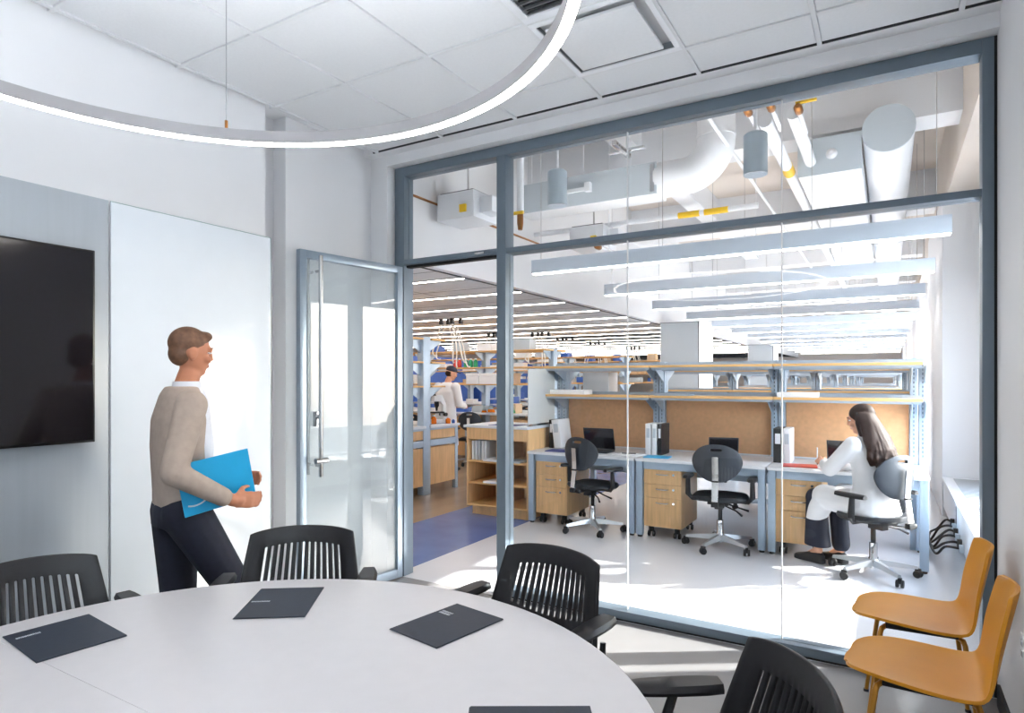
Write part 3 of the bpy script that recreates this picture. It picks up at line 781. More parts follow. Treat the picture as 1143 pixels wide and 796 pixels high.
body += hand(wrR, (-.12, .95, -.1), (0, .1, 1), .45, thumb=-1) + hand(wrL, (.3, .9, .05), (0, 0, 1), .75, thumb=1)
bo = bake(body, .0065, 'body', 'skin_man', wk, 5)
face_bits(wk, Hm, Mh, .92)
bake([ellf(Vector(Hm)+Mh @ Vector((0, -.022, .045)), (.073, .086, .078), Mh.to_4x4()), ellf(Vector(Hm)+Mh @ Vector((0, -.045, -.005)), (.063, .056, .06), Mh.to_4x4()), ellf(Vector(Hm)+Mh @ Vector((0, .045, .085)), (.048, .034, .024), Mh.to_4x4())], .007, 'hair', 'hair_brown', wk, 4)
bake([torso([((0, 0, .93), .158, .108, 0), ((0, 0, 1.0), .158, .108, 0), ((0, -.01, 1.2), .165, .108, 0), ((0, -.008, 1.32), .175, .104, 0), ((0, 0, 1.43), .14, .08, 0), ((0, .005, 1.47), .085, .065, 0)]),
      limb([shR, elR, (.263, .10, .985)], [.068, .054, .042]), limb([shL, elL, (-.115, .22, 1.01)], [.068, .054, .045])], .009, 'jacket', 'jacket_beige', wk, 7)
bake([torso([((0, .045, .95), .125, .085, 0), ((0, .045, 1.2), .135, .088, 0), ((0, .04, 1.34), .12, .08, 0), ((0, .05, 1.405), .085, .068, 0), ((0, .04, 1.462), .058, .056, 0)])], .008, 'shirt_front', 'shirt_white', wk, 4)
B().lathe([(.055, 0), (.064, .0), (.058, .03), (.052, .03), (.055, 0)], 18, c=(0, .028, 1.463)).done('collar', 'shirt_white', wk)
bake([torso([((0, 0, .84), .155, .115, 0), ((0, 0, .96), .15, .105, 0)]), limb([hipR, kneeR, (.09, .295, .12)], [.105, .078, .062]), limb([hipL, kneeL, (-.09, -.32, .16)], [.105, .078, .062])], .009, 'trousers', 'trouser_dark', wk, 7)
shoe(wk, (ankR[0], ankR[1]-.01, .0), 0); shoe(wk, (ankL[0], ankL[1]-.02, .085), 0, pitch=math.radians(-28))
bf = thing('folder', 'bright blue folder with a white curve carried by the walking person', 'folder', (MP[0]+.2276, MP[1]+.0284, 1.03), math.radians(-16))
Mf = Matrix.Rotation(math.radians(10), 4, 'X')
B().box(-.006, .0, -.15, .16, -.10, .13, .002, 1, Mf).done('front_cover', 'folder_teal', bf); B().box(-.013, -.0085, -.148, .16, -.10, .128, .001, 1, Mf).done('back_cover', 'folder_teal', bf)
B().box(-.0084, -.0062, -.145, .155, -.095, .122, 0, 1, Mf).done('paper_sheets', 'paper', bf)
B().tube([Mf @ Vector((.001, y, z)) for _, y, z in [tuple(p) for p in arc((0, -.10, .02), .08, -PI*.62, 0.1, 14, (0,1,0), (0,0,1))]], .0035, 6).done('white_curve', 'ink_white', bf)
# ------------------------------------------------------------------ the lab: desk row
YR, PITCH = 6.65, 3.7
DX = [-3.27, -2.09, -.905, .28]
def desk(label, x, y, rz, group=None):
    t = thing('lab_desk', label, 'desk', (x, y, 0), rz, group)
    w = 1.172
    B().box(-w/2, w/2, 0, .78, .722, .75, .004).done('desk_top', 'desk_top', t)
    B().box(-w/2+.004, w/2-.004, -.004, .0, .724, .748).done('front_edge', 'white_metal', t)
    f = B().box(-w/2+.07, w/2-.07, .04, .07, .65, .722, .002).box(-w/2+.03, -w/2+.06, .06, .74, .66, .722).box(w/2-.06, w/2-.03, .06, .74, .66, .722).box(-w/2+.07, w/2-.07, .72, .75, .65, .722, .002)
    f.done('under_frame', 'lab_steel', t)
    B().box(-w/2+.06, w/2-.06, .70, .712, .50, .66).done('modesty_panel', 'lab_steel', t)
    l0 = None
    for sx in (-1, 1):
        for yy in (.045, .735):
            p = (sx*(w/2-.035), yy, 0)
            if l0 is None:
                l0 = B().box(-.03, .03, -.03, .03, .02, .722, .004).done('leg', 'lab_steel', t); l0.location = p
                B().lathe([(0, 0), (.022, 0), (.024, .02), (0, .02)], 12).done('foot', 'rubber', l0)
            else:
                c = inst(l0, t, p); g = l0.children[0].copy(); COL.objects.link(g); g.parent = c
    return t
dk = []
for i in range(3):
    lb = ['white desk in the row behind the glass, left one beside the oak bookcase', 'white desk in the middle of the row behind the glass', 'white desk at the right of the row, where the person in the white coat sits'][i]
    xc = (DX[i]+DX[i+1])/2
    if i == 0: dk.append(desk(lb, xc, 5.80, 0, 'white desks behind the glass'))
    else: dk.append(None)
def dup3(root, loc, rz, label): return dup(root, loc, rz, label)
for i in (1, 2): dk[i] = dup(dk[0], ((DX[i]+DX[i+1])/2, 5.80, 0), 0, ['', 'white desk in the middle of the row behind the glass', 'white desk at the right of the row, where the person in the white coat sits'][i])
for i in range(3): dup(dk[0], ((DX[i]+DX[i+1])/2, 2*YR-5.80, 0), PI, 'white desk backing onto the %s front desk behind the cork panel' % ['left', 'middle', 'right'][i])
for r in (1, 2):
    for i in range(3): dup(dk[0], ((DX[i]+DX[i+1])/2, 5.80+PITCH*r, 0), 0, 'white desk in the %s desk row, %s bay of it' % (['', 'second', 'third'][r], ['left', 'middle', 'right'][i]))

# pedestals with three drawers
def pedestal(label, x):
    t = thing('drawer_pedestal', label, 'drawers', (x, 5.845, 0), 0, 'oak drawer pedestals under the desks')
    w, d = .36, .56
    B().box(-w/2, w/2, .02, d, .105, .65, .003).done('cabinet_body', 'oak', t)
    for z0, z1 in ((.512, .648), (.383, .508), (.107, .379)):
        dr_ = B().box(-w/2+.001, w/2-.001, 0, .02, z0, z1, .003).done('drawer', 'oak', t)
        hz = z1-.04
        B().tube([(-.055, -.0, hz), (-.055, -.018, hz), (-.03, -.026, hz-.002), (.03, -.026, hz-.002), (.055, -.018, hz), (.055, 0, hz)], .0055, 8).done('handle', 'steel', dr_)
        B().lathe([(0, 0), (.011, 0), (.011, .006), (0, .006)], 12, M=Matrix.Translation((.105, -.000, hz)) @ Matrix.Rotation(PI/2, 4, 'X')).done('lock', 'chrome', dr_)
    for sx in (-1, 1):
        for yy in (.06, d-.06):
            c = B().box(sx*.125-.02, sx*.125+.02, yy-.022, yy+.022, .05, .105, .003)
            for q in (-1, 1): c.lathe([(0, -.009), (.026, -.009), (.028, 0), (.026, .009), (0, .009)], 14, M=Matrix.Translation((sx*.125+q*.022, yy, .028)) @ Matrix.Rotation(PI/2, 4, 'Y'))
            c.done('caster', 'rubber', t)
    return t
pd0 = pedestal('oak three-drawer pedestal under the left desk by the bookcase', -3.005)
dup(pd0, (-1.83, 5.845, 0), 0, 'oak three-drawer pedestal under the middle desk'); dup(pd0, (-.655, 5.845, 0), 0, 'oak three-drawer pedestal under the right desk, by the seated person')

# shelving over the back-to-back desks
def shelving(label, y):
    t = thing('desk_shelving', label, 'shelving', (0, y, 0), 0, 'shelving units over the desk rows')
    PX = [-3.25, -2.10, -.92, .225]
    p0 = None
    for x in PX:
        if p0 is None:
            b = B()
            for s in (-1, 1): b.box(-.062, -.004, s*.034-.03, s*.034+.03, .0, 1.69, .004).box(.004, .062, s*.034-.03, s*.034+.03, 0, 1.69, .004)
            p0 = b.done('post', 'lab_steel', t); p0.location = (x, 0, 0)
            k = B()
            for s in (-1, 1):
                for q in range(22): k.box(-.036, -.030, s*.0645-.001, s*.0645+.001, .82+.038*q, .84+.038*q).box(.030, .036, s*.0645-.001, s*.0645+.001, .82+.038*q, .84+.038*q)
            k.done('bracket_slots', 'dark_gap', p0)
        else:
            c = inst(p0, t, (x, 0, 0)); g = p0.children[0].copy(); COL.objects.link(g); g.parent = c
    s0 = r0 = None
    XS = [(-3.32, -2.10), (-2.10, -.92), (-.92, .25)]
    for s in (-1, 1):
        for z in (1.315, 1.625):
            for a, b_ in XS:
                o = B().box(a+.002, b_-.002, min(s*.095, s*.38), max(s*.095, s*.38), z, z+.024, .002).done('shelf', 'oak_edge', t)
                B().box(a+.01, b_-.01, s*.34-.012, s*.34+.012, z-.022, z).box(a+.01, b_-.01, s*.12-.012, s*.12+.012, z-.03, z).box(a+.01, b_-.01, s*.09-.004, s*.09+.004, z+.024, z+.05).done('support_rail', 'lab_steel', o)
            for x in PX:
                yy = [s*.064, s*.35, s*.35, s*.064]; zz = [z-.002, z-.002, z-.02, z-.15]
                for q in (-.05, .05): B().hexa([(x+q-.004, yy[3], zz[3]), (x+q+.004, yy[3], zz[3]), (x+q+.004, yy[2], zz[2]), (x+q-.004, yy[2], zz[2]), (x+q-.004, yy[0], zz[0]), (x+q+.004, yy[0], zz[0]), (x+q+.004, yy[1], zz[1]), (x+q-.004, yy[1], zz[1])]).done('bracket', 'lab_steel', t)
    for a, b_ in zip(PX, PX[1:]):
        c = B().box(a+.068, b_-.068, -.02, .02, .76, 1.31, .002).done('pin_board', 'cork', t)
        B().box(a+.066, b_-.066, -.024, .024, 1.305, 1.318).box(a+.066, b_-.066, -.024, .024, .748, .762).done('board_rail', 'white_metal', c)
    B().box(-3.3, .25, -.03, .03, 1.66, 1.685).done('top_rail', 'lab_steel', t)
    return t
sh0 = shelving('shelving over the front desks with tan pin boards', YR)
for r in range(1, 7): dup(sh0, (0, YR+PITCH*r, 0), 0, 'shelving over the %s desk row counted from the glass' % NUM[r])

# things on the desks and shelves
def binder(label, x, y, z, h=.31, w=.06, d=.27, m='binder_white', tilt=0, g='binders standing on the desks'):
    t = thing('binder', label, 'binder', (x, y, z), 0, g)
    M = Matrix.Rotation(tilt, 4, 'Y')
    B().box(-w/2, w/2, 0, d, 0, h, .004, 2, M).done('cover', m, t)
    B().box(-w/2+.005, w/2-.005, .006, d+.0015, .005, h-.006, 0, 1, M).done('paper_sheets', 'paper', t)
    B().box(-w*.3, w*.3, -.0012, 0, h*.55, h*.85, 0, 1, M).done('spine_label', 'white_metal' if m != 'binder_white' else 'duct_grey', t)
    return t
binder('black binder upright at the left end of the front desks', -3.19, 6.20, .75, m='binder_black', w=.05)
binder('white binder leaning against the black one at the left end of the desks', -3.10, 6.19, .755, w=.09, tilt=math.radians(-7))
binder('wide white binder beside the middle post on the desks', -2.07, 6.14, .75, w=.055)
binder('second white binder of the three by the middle post', -2.005, 6.14, .75, w=.05)
binder('dark binder at the right of the three by the middle post', -1.952, 6.14, .75, m='binder_black', w=.04)
binder('black binder left of the white one near the right desk pin board', -.86, 6.14, .75, m='binder_black', w=.075)
binder('white binder right of the black one near the right desk pin board', -.785, 6.14, .75, w=.06)
def laptop(label, x, y, rz, tilt=20, w=.34, d=.23):
    t = thing('laptop', label, 'laptop', (x, y, .75), rz, 'dark laptops open on the desks')
    b = B().box(-w/2, w/2, 0, d, .002, .018, .004).done('base', 'laptop_grey', t)
    B().box(-w/2+.02, w/2-.02, .02, d-.1, .018, .0195).done('keyboard', 'black_plastic', b)
    M = Matrix.Translation((0, 0, .018)) @ Matrix.Rotation(math.radians(tilt), 4, 'X')
    l = B().box(-w/2, w/2, -.008, .0, 0, d, .003, 2, M).done('lid', 'laptop_grey', t)
    B().box(-w/2+.01, w/2-.01, .0, .0008, .012, d-.01, 0, 1, M).done('display', 'screen', l)
    return t
# lids face away from the glass or towards it as the photograph shows
laptop('dark grey laptop open on the left desk beyond the swivel chair', -2.62, 6.22, PI, -14)
laptop('black tablet computer propped up on the middle desk', -1.36, 6.25, PI+.25, -24, .27, .20)
laptop('dark laptop open before the person in the white coat', -.32, 6.24, PI-.2, -8, .3, .2)
def slab(name, label, cat, x, y, z, w, d, h, m, rz=0, page=None):
    t = thing(name, label, cat, (x, y, z), rz)
    B().box(-w/2, w/2, -d/2, d/2, 0, h, min(.002, h*.3)).done('cover', m, t)
    B().box(-w/2+.004, w/2-.004, -d/2+.004, d/2-.004, h, h+.0008).done('top_sheet', page or m, t)
    return t
slab('notebook', 'dark blue notebook lying at the left end of the left desk', 'notebook', -2.95, 5.98, .75, .30, .21, .008, 'notebook_blue', .1)
slab('paper_stack', 'white papers lying at the right end of the left desk', 'papers', -2.22, 6.02, .75, .28, .2, .006, 'paper', -.2)
slab('pen_tray', 'small black pen tray on the white papers of the left desk', 'tray', -2.24, 6.06, .757, .14, .015, .008, 'binder_black', .3)
slab('notebook', 'blue notebook lying in front of the binders on the middle desk', 'notebook', -1.92, 5.98, .75, .24, .17, .008, 'folder_teal', .05)
slab('notebook', 'red notebook lying in front of the binders on the right desk', 'notebook', -.66, 6.0, .75, .27, .2, .008, 'tablet_red', .12)
slab('tablet', 'white tablet under the writing hand of the seated person', 'tablet', -.40, 5.96, .75, .2, .14, .007, 'white_metal', .5)
slab('paper_stack', 'thick pile of white paper at the right end of the right desk', 'papers', .15, 5.95, .75, .2, .28, .012, 'paper', .05)
slab('flat_carton', 'flat white carton on the left end of the lower front shelf', 'box', -3.05, 6.42, 1.339, .42, .22, .05, 'paper')
slab('flat_tray', 'shallow blue-grey tray on the lower front shelf at the middle post', 'tray', -1.88, 6.40, 1.339, .36, .2, .016, 'lab_steel')
slab('flat_carton', 'flat white carton on the lower front shelf over the right desk', 'box', -.72, 6.40, 1.339, .34, .22, .045, 'paper')
slab('archive_box', 'pale box standing on the rear shelf left of the left post', 'box', -2.9, 6.90, 1.339, .32, .28, .25, 'paper')

# ------------------ lab swivel chairs (face +Y)
def task_chair(label, x, y, rz):
    t = thing('lab_chair', label, 'chair', (x, y, 0), rz, 'black lab swivel chairs with chrome spine')
    for k in range(5):
        a = 2*PI*k/5+PI/2+.3; c, s = math.cos(a), math.sin(a); R = []
        for r_, w, z0, z1 in ((.03, .026, .075, .125), (.15, .022, .075, .112), (.30, .017, .070, .090)):
            R.append([(c*r_-s*w, s*r_+c*w, z0), (c*r_+s*w, s*r_-c*w, z0), (c*r_+s*w*.6, s*r_-c*w*.6, z1), (c*r_-s*w*.6, s*r_+c*w*.6, z1)])
        ba = B().loft(R).done('base_arm', 'satin_alu', t)
        b = B(); M0 = Matrix.Translation((c*.305, s*.305, .029)) @ Matrix.Rotation(a+.8, 4, 'Z')
        for q in (-1, 1): b.lathe([(0, -.01), (.026, -.01), (.029, 0), (.026, .01), (0, .01)], 14, M=M0 @ Matrix.Translation((q*.016, 0, 0)) @ Matrix.Rotation(PI/2, 4, 'Y'))
        b.box(-.012, .012, -.02, .02, .0, .042, .003, 1, M0); b.done('caster', 'rubber', ba)
    B().lathe([(0, .055), (.034, .055), (.034, .13), (.028, .14), (.028, .25), (.02, .255), (.0, .255)], 20).done('column_sleeve', 'chrome', t)
    B().lathe([(0, .25), (.018, .25), (.018, .42), (0, .42)], 16).done('gas_lift', 'rubber', t)
    m = B().box(-.09, .09, -.14, .12, .405, .435, .006).box(-.035, .035, -.10, .02, .36, .405, .005)
    m.done('mechanism', 'black_plastic', t)
    for pts in ([(.05, .0, .40), (.16, -.02, .375), (.24, .0, .35)], [(.05, -.06, .39), (.15, -.1, .36), (.20, -.14, .33)]): B().tube(pts, [.008, .007, .01], 8).done('lever', 'black_plastic', t)
    R = []
    for i in range(13):
        v = i/12; y = -.22+.45*v; w = .235*(1-abs(2*v-1)**3.2)**.5+.01; zz = .452+.006*math.cos((v)*2*PI)-.03*max(0, v-.75)*4*max(0, v-.75)
        R.append([(-w*.92, y, zz-.018), (w*.92, y, zz-.018), (w, y, zz), (w*.93, y, zz+.024), (w*.5, y, zz+.026), (0, y, zz+.02), (-w*.5, y, zz+.026), (-w*.93, y, zz+.024), (-w, y, zz)])
    B().loft(R).done('seat', 'seat_black', t, sharp=70)
    # oval back shell with a grip slot
    bm = bmesh.new(); n = 48; V = []
    def P(x, z):
        return Vector((x, -.235 - .10*(z-.62)*.35 + .075*(x/.21)**2*1.0 - .02*((z-.78)/.16)**2*-1, z))
    for j in range(6):
        f = j/5; row = []
        for k in range(n):
            a = 2*PI*k/n; ca, sa = math.cos(a), math.sin(a)
            xo = .208*math.copysign(abs(ca)**.92, ca); zo = .785 + (.158*sa if sa > 0 else .168*sa)
            xo *= 1 - .10*max(0, -sa)
            e = 5; xi = .05*math.copysign(abs(ca)**(2/e), ca); zi = .895 + .0125*math.copysign(abs(sa)**(2/e), sa)
            row.append(bm.verts.new(P(xi+(xo-xi)*f, zi+(zo-zi)*f)))
        V.append(row)
    for a, b in zip(V, V[1:]):
        for k in range(n): bm.faces.new((a[k], a[(k+1) % n], b[(k+1) % n], b[k]))
    b = B(); b.bm = bm; o = b.done('back_shell', 'chair_shell', t, sharp=180)
    md = o.modifiers.new('thick', 'SOLIDIFY'); md.thickness = .02; md.offset = 0
    md = o.modifiers.new('bev', 'BEVEL'); md.width = .006; md.segments = 2; md.limit_method = 'ANGLE'; md.angle_limit = math.radians(50)
    R = []
    for y, z, ty, tz in ((-.08, .415, 0, 1), (-.20, .41, 0, 1), (-.27, .42, -.5, .86), (-.30, .46, -1, .2), (-.285, .56, -1, -.1), (-.272, .64, -1, 0), (-.275, .72, -1, 0), (-.285, .84, -1, 0)):
        h = .006; R.append([(-.026, y-ty*h, z-tz*h), (.026, y-ty*h, z-tz*h), (.026, y+ty*h, z+tz*h), (-.026, y+ty*h, z+tz*h)])
    sp = B().loft(R).done('spine', 'chrome', t)
    B().box(-.03, .03, -.315, -.275, .415, .455, .005).box(-.029, .029, -.293, -.268, .625, .638, .002).done('spine_joint', 'rubber', sp)
    B().tube([(.03, -.28, .43), (.075, -.28, .43)], .018, 12).done('knob', 'rubber', t)
    for s in (-1, 1):
        B().tube([(s*.10, .0, .425), (s*.24, -.02, .43), (s*.275, -.03, .47), (s*.275, -.04, .62)], [.016, .018, .024, .02], 10).done('armrest', 'black_plastic', t)
        R = []
        for i in range(7):
            v = i/6; y = -.15+.25*v; w = .04*(1-abs(2*v-1)**4*.5); R.append([(s*.275-w, y, .622), (s*.275+w, y, .622), (s*.275+w*1.05, y, .636), (s*.275+w*.7, y, .65), (s*.275-w*.7, y, .65), (s*.275-w*1.05, y, .636)])
        B().loft(R).done('arm_pad', 'black_plastic', t, sharp=60)
    return t
tc0 = task_chair('black oval-backed swivel chair turned slightly at the left desk', -2.53, 5.82, math.radians(-16))
dup(tc0, (-1.29, 5.80, 0), math.radians(4), 'black oval-backed swivel chair at the middle desk, back square to us')
dup(tc0, (-.10, 5.60, 0), math.radians(53), 'black swivel chair in which the person in the white coat sits')
dup(tc0, (-1.25, 7.75, 0), math.radians(170), 'black swivel chair behind the pin board seen under the middle desk')
for n, (x, y, a, lb) in enumerate(((-6.32, 9.25, 20, 'black swivel chair in the aisle right of the standing person in the cap'), (-6.55, 11.5, 190, 'black swivel chair beyond the second bench left of the flasks'), (-5.75, 11.55, 170, 'black swivel chair beyond the second bench right of the flasks'), (-6.6, 7.75, 190, 'black swivel chair at the near bench behind the microscope'))):
    dup(tc0, (x, y, 0), math.radians(a), lb)

# ------------------ oak bookcase with the frosted screen
bc = thing('bookcase', 'low oak bookcase with pale top standing left of the desks', 'bookcase', (-3.665, 5.83, 0))
W2, D2 = .385, .60
for s in (-1, 1): B().box(s*W2-.011, s*W2+.011, 0, D2, .10, .97, .002).done('side_panel', 'oak', bc)
B().box(-.011, .011, .01, D2-.02, .12, .84).done('divider', 'oak', bc)
B().box(-W2+.011, W2-.011, D2-.02, D2, .10, .97).done('back_panel', 'oak', bc)
B().box(-W2+.011, W2-.011, .0, .02, .84, .97, .002).done('top_fascia', 'oak', bc)
B().box(-W2+.03, W2-.011, .06, D2-.02, 0, .10).done('plinth', 'oak', bc)
for z in (.10, .345, .585): B().box(-W2+.011, W2-.011, .004, D2-.02, z, z+.022, .002).done('shelf', 'oak_edge', bc)
B().box(-W2-.035, W2+.015, -.03, D2+.01, .97, .998, .004).done('worktop', 'bench_top', bc)
fs = thing('frosted_screen', 'frosted glass screen standing on the right edge of the oak bookcase', 'screen', (-3.30, 5.88, .998))
B().box(-.005, .005, 0, .62, .012, .62, .001).done('glass_sheet', 'frosted_glass', fs); B().box(-.012, .012, 0, .62, 0, .025, .002).done('base_rail', 'steel', fs)
for k in range(5):
    b = tag(B().box(-.012, .012, 0, .24, 0, .21+.004*(k % 3), .002).done('file_folder', ['binder_white', 'bench_top', 'duct_grey'][k % 3], loc=(-4.005+.042*k+.004*(k % 2), 5.87, .607)), '%s file standing on the top shelf of the oak bookcase' % ['leftmost pale', 'second pale', 'third grey', 'fourth pale', 'rightmost pale'][k], 'file', 'files in the bookcase')
slab('paper_stack', 'white papers lying on the middle shelf of the bookcase, sticking out', 'papers', -3.70, 5.92, .607, .26, .22, .02, 'paper')
slab('paper_stack', 'white papers lying on the lower shelf of the bookcase, sticking out', 'papers', -3.70, 5.92, .367, .26, .22, .018, 'paper')
slab('paper_stack', 'bluish booklet lying on the top shelf right of the divider in the bookcase', 'booklet', -3.47, 5.92, .607, .2, .2, .018, 'duct_grey')
slab('tray_liner', 'mauve sheet lying on the pale bookcase top', 'sheet', -3.62, 6.0, .998, .36, .26, .004, 'notebook_blue')

# ------------------ lab benches
def bench(label, y):
    t = thing('lab_bench', label, 'bench', (-5.17, y, 0), 0, 'double-sided lab benches with shelving')
    L = 5.9
    for s in (-1, 1):
        B().box(-L, .03, min(s*.05, s*.70), max(s*.05, s*.70), .868, .90, .004).done('bench_top', 'bench_top', t)
        a, b_ = sorted((s*.075, s*.66))
        B().box(-.03, -.01, a, b_, .72, .84).done('end_panel', 'oak', t); B().box(-.03, -.01, a, b_, .12, .61).done('end_panel', 'oak', t)
        B().box(-.035, .0, a, b_, .625, .71, .003).box(-.035, 0, a, b_, .838, .868, .003).done('end_rail', 'lab_steel', t)
        for x in (0, -1.45, -2.9, -4.35, -5.8): B().box(x-.055, x, s*.66-.03, s*.66+.03, 0, .868, .004).done('leg', 'lab_steel', t)
        for k in range(4): 
            c = B().box(-.09-1.45*k-.6, -.09-1.45*k, min(s*.12, s*.62), max(s*.12, s*.62), .10, .80, .003).done('drawer_unit', 'oak', t)
            for z in (.28, .5, .68): B().box(-.4-1.45*k-.06, -.4-1.45*k+.06, s*.62-.012, s*.62+.012, z, z+.012).done('handle', 'steel', c)
    p0 = None
    for x in (0, -1.45, -2.9, -4.35, -5.8):
        B().box(x-.10, x+.0, -.075, .075, 0, 2.06, .005).done('post', 'lab_steel', t)
        for z in (2.02, 1.715, 1.40):
            for s in (-1, 1):
                B().hexa([(x-.06, s*.07, z-.17), (x-.05, s*.07, z-.17), (x-.05, s*.36, z-.02), (x-.06, s*.36, z-.02), (x-.06, s*.07, z), (x-.05, s*.07, z), (x-.05, s*.36, z), (x-.06, s*.36, z)]).done('bracket', 'lab_steel', t)
    for z in (2.02, 1.715, 1.40):
        for s in (-1, 1):
            for a, b_ in ((-1.45, .02), (-2.9, -1.45), (-4.35, -2.9), (-5.85, -4.35)): B().box(a+.003, b_-.003, min(s*.09, s*.38), max(s*.09, s*.38), z, z+.022, .002).done('shelf', 'oak_edge', t)
    return t
bn = bench('near lab bench end with its tall blue-grey post, seen through the doorway', 6.52)
for r in range(1, 6): dup(bn, (-5.17, 6.52+PITCH*r, 0), 0, 'double-sided lab bench with shelves, %s from the glass' % NUM[r])

# blue cabinets along the far side
for k in range(8):
    c = thing('wall_cabinet', 'blue storage cabinet along the far lab side wall, %s from the glass' % NUM[k], 'cabinet', (-13.95, 6.2+3.1*k, 0))
    B().box(-.3, .3, -1.2, 1.2, 0, 2.3, .01).done('cabinet_body', 'plastic_blue', c)
    for s in (-1, 1):
        d_ = B().box(.3, .32, min(s*.01, s*1.18), max(s*.01, s*1.18), .05, 2.25, .003).done('door', 'plastic_blue', c); B().box(.32, .34, s*.06-.01, s*.06+.01, 1.0, 1.2).done('handle', 'steel', d_)
def flask(label, x, y, z, m, s=1.0):
    t = thing('flask', label, 'flask', (x, y, z), 0)
    B().lathe([(0, 0), (.058*s, 0), (.062*s, .006*s), (.022*s, .12*s), (.02*s, .17*s), (.024*s, .175*s), (.018*s, .175*s), (.018*s, .12*s), (.055*s, .01*s), (0, .008*s)], 20).done('glass_body', 'flask_glass', t)
    B().lathe([(0, .009*s), (.054*s, .011*s), (.040*s, .05*s), (0, .05*s)], 20).done('liquid', m, t); return t
flask('conical flask of orange liquid on the second bench', -6.16, 9.62, .90, 'liquid_orange', 1.35)
flask('conical flask of green liquid on the second bench behind the mullion', -5.74, 9.62, .90, 'liquid_green', 1.35)
flask('small conical flask of orange liquid beside the tall orange flask', -6.30, 9.60, .90, 'liquid_orange', .9)
def bottle(label, x, y, z, m, h=.16, r=.035, g=None):
    t = thing('bottle', label, 'bottle', (x, y, z), 0, g)
    B().lathe([(0, 0), (r, 0), (r, h*.62), (r*.5, h*.8), (r*.45, h*.88), (0, h*.88)], 14).done('bottle_body', m, t)
    B().lathe([(r*.5, h*.86), (r*.55, h*.86), (r*.55, h), (0, h), (0, h*.86)], 12).done('cap', 'white_metal', t); return t
bottle('amber bottle by the microscope on the near bench', -5.32, 6.86, .90, 'liquid_orange', .12, .036)
bottle('short amber bottle right of the taller amber bottle on the near bench', -5.20, 7.02, .90, 'liquid_orange', .09, .034)
bottle('small blue bottle at the right corner of the near bench', -5.19, 7.13, .90, 'plastic_blue', .06, .022)
cols = ['plastic_red', 'plastic_red', 'plastic_green', 'plastic_green', 'plastic_green']
for i, x in enumerate((-7.18, -7.08, -6.93, -6.82, -6.71)):
    bottle(['leftmost red', 'second red', 'leftmost green', 'middle green', 'rightmost green'][i]+' bottle on the shelf above the two white boxes', x, 9.93, 1.737, cols[i], .17, .042, 'coloured bottles on the second bench shelf')
def carton(label, x, y, z, w, d, h, m='paper'):
    t = thing('carton', label, 'box', (x, y, z))
    B().box(-w/2, w/2, -d/2, d/2, 0, h*.72, .004).done('carton_body', m, t); B().box(-w/2-.006, w/2+.006, -d/2-.006, d/2+.006, h*.72, h, .004).done('lid', m, t); return t
carton('left of two white boxes on the second bench shelf beside the capped person', -6.72, 9.97, 1.422, .28, .28, .2)
carton('right of two white boxes on the second bench shelf beside the capped person', -6.38, 9.97, 1.422, .36, .28, .2)
carton('flat white box on the shelf over the capped head of the standing person', -7.55, 9.95, 1.737, .4, .25, .07)
carton('blue box on the second bench shelf right of the white boxes', -6.08, 9.98, 1.422, .16, .25, .2, 'plastic_blue')
carton('tan box on the second bench shelf by the mullion', -5.9, 9.98, 1.422, .14, .25, .2, 'cardboard')
random.seed(11)
mm = ['paper', 'cardboard', 'plastic_blue', 'duct_grey', 'binder_white', 'plastic_blue']
k = 0
for r in range(0, 6):
    yb = 6.52+PITCH*r
    for z in (2.042, 1.737, 1.422, .90):
        nb = 0; x = -5.6 - random.random()*.4
        while x > -10.4:
            w = random.uniform(.16, .42); h = random.uniform(.08, .2)
            if r == 1 and z in (1.737, 1.422) and x > -7.9: x -= .5; continue
            if r == 0 and (z > 2 or x > -7 or z < 1): x -= .5; continue
            if random.random() < .55:
                k += 1; c = random.choice(mm)
                o = B().box(-w/2, w/2, -.12, .12, 0, h, .005).done('storage_box', c, loc=(x, yb-.235 if z > 1 else yb-.45, z))
                nb += 1; tag(o, '%s box, %s from the aisle on the %s of the %s bench' % ({'paper': 'white', 'cardboard': 'tan', 'plastic_blue': 'blue', 'duct_grey': 'grey', 'binder_white': 'white'}[c], NUM[nb-1], {2.042: 'top shelf', 1.737: 'middle shelf', 1.422: 'low shelf', .90: 'worktop'}[z], NUM[r]), 'box', 'storage boxes: %s of the %s bench' % ({2.042: 'top shelf', 1.737: 'middle shelf', 1.422: 'low shelf', .90: 'worktop'}[z], NUM[r]))
            x -= w+random.uniform(.05, .5)
# microscope
ms = thing('microscope', 'white microscope with black eyepieces standing on the near lab bench', 'microscope', (-5.36, 7.0, .90), math.radians(-20))
B().box(-.09, .09, -.12, .12, 0, .05, .012).done('base', 'white_metal', ms)
B().loft([[(-.035, .06, .05), (.035, .06, .05), (.035, .12, .05), (-.035, .12, .05)], [(-.03, .07, .25), (.03, .07, .25), (.03, .12, .25), (-.03, .12, .25)], [(-.03, -.02, .34), (.03, -.02, .34), (.03, .06, .38), (-.03, .06, .38)]]).done('arm', 'white_metal', ms)
B().box(-.08, .08, -.09, .06, .14, .16, .004).done('stage', 'black_plastic', ms)
B().lathe([(0, .17), (.012, .17), (.02, .22), (.034, .24), (.034, .30), (0, .30)], 14, c=(0, -.02, 0)).done('objective', 'black_plastic', ms)
B().box(-.05, .05, -.09, .05, .30, .39, .015).done('head', 'white_metal', ms)
for s in (-1, 1): B().tube([(s*.03, -.05, .37), (s*.035, -.14, .44)], .018, 10).tube([(s*.035, -.135, .435), (s*.036, -.165, .46)], .023, 10).done('eyepiece', 'black_plastic', ms)
for s in (-1, 1): B().tube([(s*.035, .09, .12), (s*.075, .09, .12)], .026, 14).done('focus_knob', 'black_plastic', ms)

